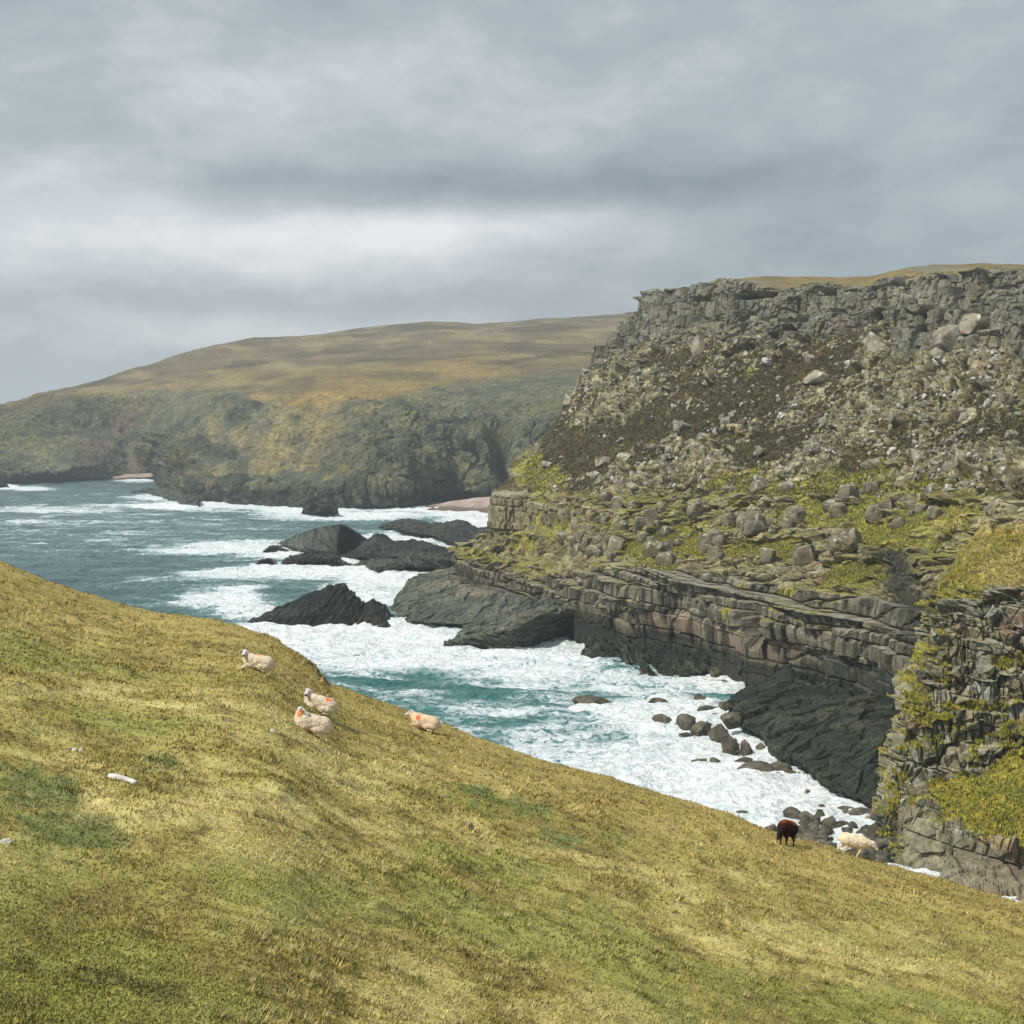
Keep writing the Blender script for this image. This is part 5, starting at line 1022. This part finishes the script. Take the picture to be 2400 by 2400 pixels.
def sheep(px, py, heading, label, lie=True, neck=(.0, 50), head_yaw=0., head_pitch=-20., marks=(), wool=(.68, .56, .42), face=(.62, .56, .52), dark=False, scale=1., name='sheep', t=None, lift=0., pitch=0.):
    """local frame: +x forward, +y left, z up; neck = (yaw, elevation) of the neck in degrees"""
    root = bpy.data.objects.new(name, None); C.objects.link(root); tag(root, label, 'sheep', 'sheep on the near hillside')
    zb = .27 if lie else .60                      # height of the trunk's centre
    R_ = math.radians
    ny, ne = R_(neck[0]), R_(neck[1])
    nd = np.array([math.cos(ne) * math.cos(ny), math.cos(ne) * math.sin(ny), math.sin(ne)])
    nb = np.array([.36, 0, zb + .08]); nt_ = nb + nd * (.22 if lie else .30)
    hy = R_(neck[0] + head_yaw); hp = R_(head_pitch)
    hd = np.array([math.cos(hp) * math.cos(hy), math.cos(hp) * math.sin(hy), math.sin(hp)])
    left = np.array([-math.sin(hy), math.cos(hy), 0]); upv = np.cross(hd, left)
    poll = nt_ + upv * .03; muz = poll + hd * .245
    pc = []
    pc.append(ellip((0, 0, zb), (.46, .20, .20)))
    pc.append(capsules([(nb, nt_, .12, .085), (poll - hd * .02, poll + hd * .09, .088, .078), (poll + hd * .09, muz, .072, .048)]))
    for s in (1, -1):
        e0 = poll + left * s * .06 + upv * .03 - hd * .02; pc.append(capsules([(e0, e0 + left * s * .065 + upv * .02, .020, .024), (e0 + left * s * .065 + upv * .02, e0 + left * s * .115 + upv * .012 + hd * .01, .022, .010)]))
    legs = []
    if lie:
        for s in (1, -1):
            legs += [((.33, .11 * s, .17), (.47, .13 * s, .055), .065, .040), ((.47, .13 * s, .050), (.30, .16 * s, .035), .034, .026)]
            legs += [((-.25, .14 * s, .20), (-.08, .22 * s, .11), .11, .06), ((-.08, .22 * s, .10), (-.33, .22 * s, .055), .05, .034), ((-.33, .22 * s, .05), (-.17, .25 * s, .035), .032, .026)]
    else:
        st = .10 if not dark else .03
        for i, (s, dx) in enumerate(((1, st), (-1, -st))):
            legs += [((.30, .10 * s, .50), (.30 + dx * .5, .105 * s, .27), .085, .040), ((.30 + dx * .5, .105 * s, .27), (.30 + dx, .105 * s, .05), .033, .024), ((.30 + dx, .105 * s, .05), (.325 + dx, .105 * s, .02), .027, .025)]
            legs += [((-.32, .10 * s, .54), (-.22 - dx * .3, .12 * s, .38), .12, .075), ((-.22 - dx * .3, .12 * s, .38), (-.38 - dx * .6, .11 * s, .24), .06, .036), ((-.38 - dx * .6, .11 * s, .24), (-.35 - dx, .11 * s, .05), .031, .024), ((-.35 - dx, .11 * s, .05), (-.325 - dx, .11 * s, .02), .027, .025)]
    pc.append(capsules(legs)); pc.append(capsules([((-.44, 0, zb + .08), (-.53, 0, zb - .10), .05, .035)]))
    me, V, Nn = fuse(pc, .0125, 3)
    rel = V - muz; dm = np.linalg.norm(rel, axis=1); col = np.tile(np.array(face), (len(V), 1))
    col = mixc(col, np.array(wool), sst(.16, .30, np.linalg.norm(V - poll, axis=1)) * sst(.16, .2, dm))
    dkn = (.03, .025, .022)
    col = mixc(col, dkn, 1 - sst(.038, .052, np.linalg.norm(V - (muz + hd * .03), axis=1)))
    if not dark: col = mixc(col, (.42, .30, .24), sst(.085, .11, np.abs((V - poll) @ left)) * (1 - sst(.2, .24, np.linalg.norm(V - poll, axis=1))) * .6)
    low = 1 - sst(.03, .05, V[:, 2]);
    if not lie: col = mixc(col, (.05, .04, .03), low)
    finish(me, V, col, M_skin, 'body', root)
    for s in (1, -1):
        e = poll + hd * .095 + left * s * .068 + upv * .022; sv, st_ = ico(2)
        eo = mesh_np('eye', sv * .016 + e, st_, M_eye, smooth=True, parent=root)
    # fleece
    fl = [ellip((-.02, 0, zb + .015), (.50, .255, .245)), ellip((.25, 0, zb + .04), (.27, .235, .245)), ellip((-.27, 0, zb + .005), (.27, .255, .25))]
    if lie: fl += [ellip((-.18, 0, zb - .10), (.34, .31, .165)), ellip((.22, 0, zb - .08), (.25, .25, .16))]
    fl.append(capsules([(nb - nd * .02, nb + nd * (.17 if lie else .20), .185, .125)]))
    fl.append(capsules([((-.45, 0, zb + .08), (-.56, 0, zb - .06), .065, .05)]))
    me, V, Nn = fuse(fl, .022, 6)
    m = bpy.data.objects.new('t', me); C.objects.link(m); sb = m.modifiers.new('s', 'SUBSURF'); sb.levels = 1; sb.render_levels = 1
    me2 = bpy.data.meshes.new_from_object(m.evaluated_get(bpy.context.evaluated_depsgraph_get())); bpy.data.objects.remove(m)
    n = len(me2.vertices); v = np.empty(n * 3, f32); me2.vertices.foreach_get('co', v); V = v.reshape(-1, 3).astype(float); q = np.empty(n * 3, f32); me2.vertices.foreach_get('normal', q); Nn = q.reshape(-1, 3)
    sd = int(px)
    d = fbm(V[:, 0] / .07, V[:, 1] / .07, V[:, 2] / .07, 3, sd) * .020 + ridge(V[:, 0] / .035, V[:, 1] / .035, V[:, 2] / .035, 2, sd + 4) * .007
    V2 = V + Nn * d[:, None]; nz = fbm(V[:, 0] / .12, V[:, 1] / .12, V[:, 2] / .12, 3, sd + 9)
    col = mixc(np.array(wool) * .93, np.minimum(np.array(wool) * 1.12, .9), sst(-.3, .3, nz))
    if not dark: col = mixc(col, (.42, .32, .20), (1 - sst(.02, .16, V[:, 2] - (0 if lie else .30))) * .55)
    else: col = mixc(col, (.26, .075, .02), sst(.10, .24, V[:, 2] - zb + .1 * nz - .10 * V[:, 0]))
    for (mx, my, mz, mr, mc) in marks:
        dd = np.linalg.norm((V - np.array([mx, my, zb + mz])) * [1, 1, 1.], axis=1) + .03 * nz; col = mixc(col, mc, (1 - sst(mr * .6, mr, dd)) * .9)
    finish(me2, V2, col, M_wool, 'fleece', root)
    x, tt, zz = ground(px, py)
    if t: pass
    # lie along the ground: tilt by the slope of the terrain
    g = lambda a, b: float(slope_z(np.array([1200 + a * F / b]), np.array([b]))[0])
    gx = (g(x + .5, tt) - g(x - .5, tt)); gy = (g(x, tt + .4) - g(x, tt - .4)) / .8
    nrm = Vector((-gx, -gy, 1)).normalized(); amt = 1.0 if lie else .25
    amt = .45 if lie else amt
    nrm = (nrm * amt + Vector((0, 0, 1)) * (1 - amt)).normalized()
    fw = Vector((math.cos(R_(heading)), math.sin(R_(heading)), 0))
    if not lie: fw.z = fw.x * gx + fw.y * gy; nrm = (Vector((0, 0, 1)) - fw * fw.z).normalized()
    fw = (fw - nrm * fw.dot(nrm)).normalized(); lf = nrm.cross(fw)
    M = Matrix((fw, lf, nrm)).transposed().to_4x4(); M.translation = Vector((x, tt, zz + lift)); M = M @ Matrix.Scale(scale, 4)
    root.matrix_world = M
    return root
OR = (.80, .16, .04)
def make_sheep():
    # heading: degrees, 0 = to the right in the photo, 90 = away, 180 = to the left, 270 = towards the camera
    sheep(602, 1583, 188, 'white sheep lying alone highest on the slope, faint red mark on its back', neck=(18, 58), head_yaw=62, head_pitch=-22, marks=[(.02, .05, .25, .10, (.70, .34, .22))], scale=.90)
    sheep(745, 1674, 186, 'white sheep lying with an orange spot on its rump, behind one looking back', neck=(20, 60), head_yaw=60, head_pitch=-22, marks=[(-.22, .13, .20, .10, OR)], scale=.93)
    sheep(727, 1718, 196, 'white sheep lying, orange paint down its neck, head turned back over its shoulder', neck=(35, 66), head_yaw=125, head_pitch=-18, marks=[(.40, .12, .33, .15, OR), (.44, .16, .18, .10, (.80, .36, .14))], scale=.93)
    sheep(994, 1716, 170, 'buff sheep lying near the brow with orange spots on head and shoulder', neck=(-5, 38), head_yaw=-5, head_pitch=-30, marks=[(.24, .20, .14, .10, OR), (.60, .02, .36, .10, OR)], wool=(.66, .50, .34), scale=.98)
    sheep(1842, 1981, 240, 'dark brown sheep with a rusty back, grazing on the brow with its head down', lie=False, neck=(-6, -42), head_yaw=-8, head_pitch=-66, wool=(.030, .014, .010), face=(.012, .010, .010), dark=True, scale=1.0, lift=-.09)
    sheep(1992, 2004, -8, 'white sheep walking downhill to the right at the end of the brow', lie=False, neck=(-6, 4), head_yaw=-4, head_pitch=-42, wool=(.74, .62, .44), face=(.68, .58, .50), scale=.90, lift=-.05)
def small_things():
    pr = boulder_protos(4, M_boul, 1700, ((.62, .60, .55), (.78, .76, .72), (.35, .33, .29)), (.6, .9), .05)
    prg = boulder_protos(3, M_boul, 1750, ((.20, .19, .165), (.36, .34, .31), (.62, .60, .56)), (.5, .85), .06)
    def stone(px, py, w, h, pl, i, label, rot=0):
        x, t, zz = ground(px, py); k = t / F
        put(pl[i], (x, t, zz + h * k * .18), (w * k * .55, w * k * .4, h * k * .75), (0, rot, .3), 'stone', label, cat='stone')
    stone(12, 1976, 26, 13, pr, 0, 'smooth white stone in the grass at the bottom left edge')
    stone(1102, 1945, 26, 16, prg, 0, 'grey and white stone bedded in the grass ridge right of the middle')
    stone(163, 1757, 12, 8, prg, 1, 'dark end stone of three half buried in a row in the left grass', .4)
    stone(176, 1763, 16, 9, pr, 1, 'white middle stone of three half buried in a row in the left grass', .4)
    stone(190, 1770, 12, 8, pr, 2, 'white lower right stone of the row of three half buried stones on the left', .4)
    stone(640, 1724, 16, 8, pr, 3, 'small white stone in the grass left of the sheep that looks back', .5)
    stone(546, 1728, 14, 8, prg, 2, 'small grey stone in rough grass on the left of the four resting sheep')
    stone(1162, 1952, 7, 4, pr, 1, 'tiny white stone on the grass right of the grey and white one', .5)
    stone(497, 1652, 9, 6, prg, 2, 'tiny grey stone on the grass between the highest sheep and the resting pair')
    stone(168, 1572, 8, 7, prg, 0, 'upper of two tiny grey stones high on the left grass')
    stone(130, 1568, 8, 8, prg, 1, 'left of two tiny grey stones high on the left grass')
    # bleached branch
    ax, at_, az = ground(257, 1842); bx, bt, bz = ground(319, 1873)
    pa = np.array([ax, at_, az + .03]); pb = np.array([bx, bt, bz + .03]); n = 60; m = 14
    k = np.linspace(0, 1, n); ctr = pa[None] * (1 - k[:, None]) + pb[None] * k[:, None]
    ctr[:, 2] += .035 + .012 * np.sin(k * 4); d = (pb - pa) / np.linalg.norm(pb - pa); u = np.cross(d, [0, 0, 1]); u /= np.linalg.norm(u); v = np.cross(u, d)
    th = np.linspace(0, 2 * math.pi, m, endpoint=False)
    rad = (.050 * (1 - .15 * k) * np.minimum(1, np.minimum(k, 1 - k) * 40 + .25))[:, None] * (1 + .14 * fbm(k[:, None] * 9 + th * 0, np.cos(th)[None] * 2 + k[:, None] * 0, np.sin(th)[None] * 2 + k[:, None] * 0, 3, 7))
    V = ctr[:, None] + rad[..., None] * (np.cos(th)[None, :, None] * u + np.sin(th)[None, :, None] * v)
    i = np.arange(n * m).reshape(n, m); j = np.roll(i, -1, 1); Q = np.stack([i[:-1], j[:-1], j[1:], i[1:]], -1).reshape(-1, 4)
    c = mixc((.62, .60, .55), (.80, .78, .73), sst(-.3, .3, fbm(V[..., 0] * 9, V[..., 1] * 9, V[..., 2] * 9, 3, 9)))
    tag(mesh_np('branch', V, Q, M_boul, c), 'straight bleached white branch lying on the grass at lower left', 'branch')

# ------------------------------------------------------------------ haze
def make_haze():
    x0, x1, y0, y1, z0, z1 = -12600, 12600, -60, 9800, -9, 340
    V = [(a, b, c) for c in (z0, z1) for a, b in ((x0, y0), (x1, y0), (x1, y1), (x0, y1))]
    Q = [(0, 3, 2, 1), (4, 5, 6, 7), (0, 1, 5, 4), (1, 2, 6, 5), (2, 3, 7, 6), (3, 0, 4, 7)]
    m = bpy.data.materials.new('haze'); m.use_nodes = True; N = m.node_tree.nodes; N.clear()
    o_ = N.new('ShaderNodeOutputMaterial'); p = N.new('ShaderNodeVolumePrincipled'); p.inputs['Color'].default_value = (.86, .92, 1, 1); p.inputs['Density'].default_value = HAZE; p.inputs['Anisotropy'].default_value = .2
    m.node_tree.links.new(p.outputs[0], o_.inputs['Volume'])
    o = mesh_np('haze', np.array(V, float), np.array(Q), m, smooth=False); tag(o, 'thin pale sea haze over the bay and the far headland', 'haze', kind='stuff')
HAZE = .00012

make_headland(); make_cliff(); make_pillar()
make_pillar(((1236, 505), (1268, 492), (1300, 488), (1312, 505), (1300, 522), (1245, 525)), 33.5, 18, 951, 'lower broken rock pillar just right of the square flat topped pillar')
make_pillar(((1196, 552), (1225, 545), (1262, 540), (1270, 556), (1262, 572), (1205, 574)), 42, 28, 961, 'broken rock tower just above the square flat topped pillar')
make_spur(); shore(); shore_boulders(); more_shore_boulders(); make_sea(); cliff_boulders(); cliff_tufts()
make_slope(); make_grass(); make_sheep(); small_things(); make_haze()
S.cycles.volume_bounces = 1; S.cycles.max_bounces = 6
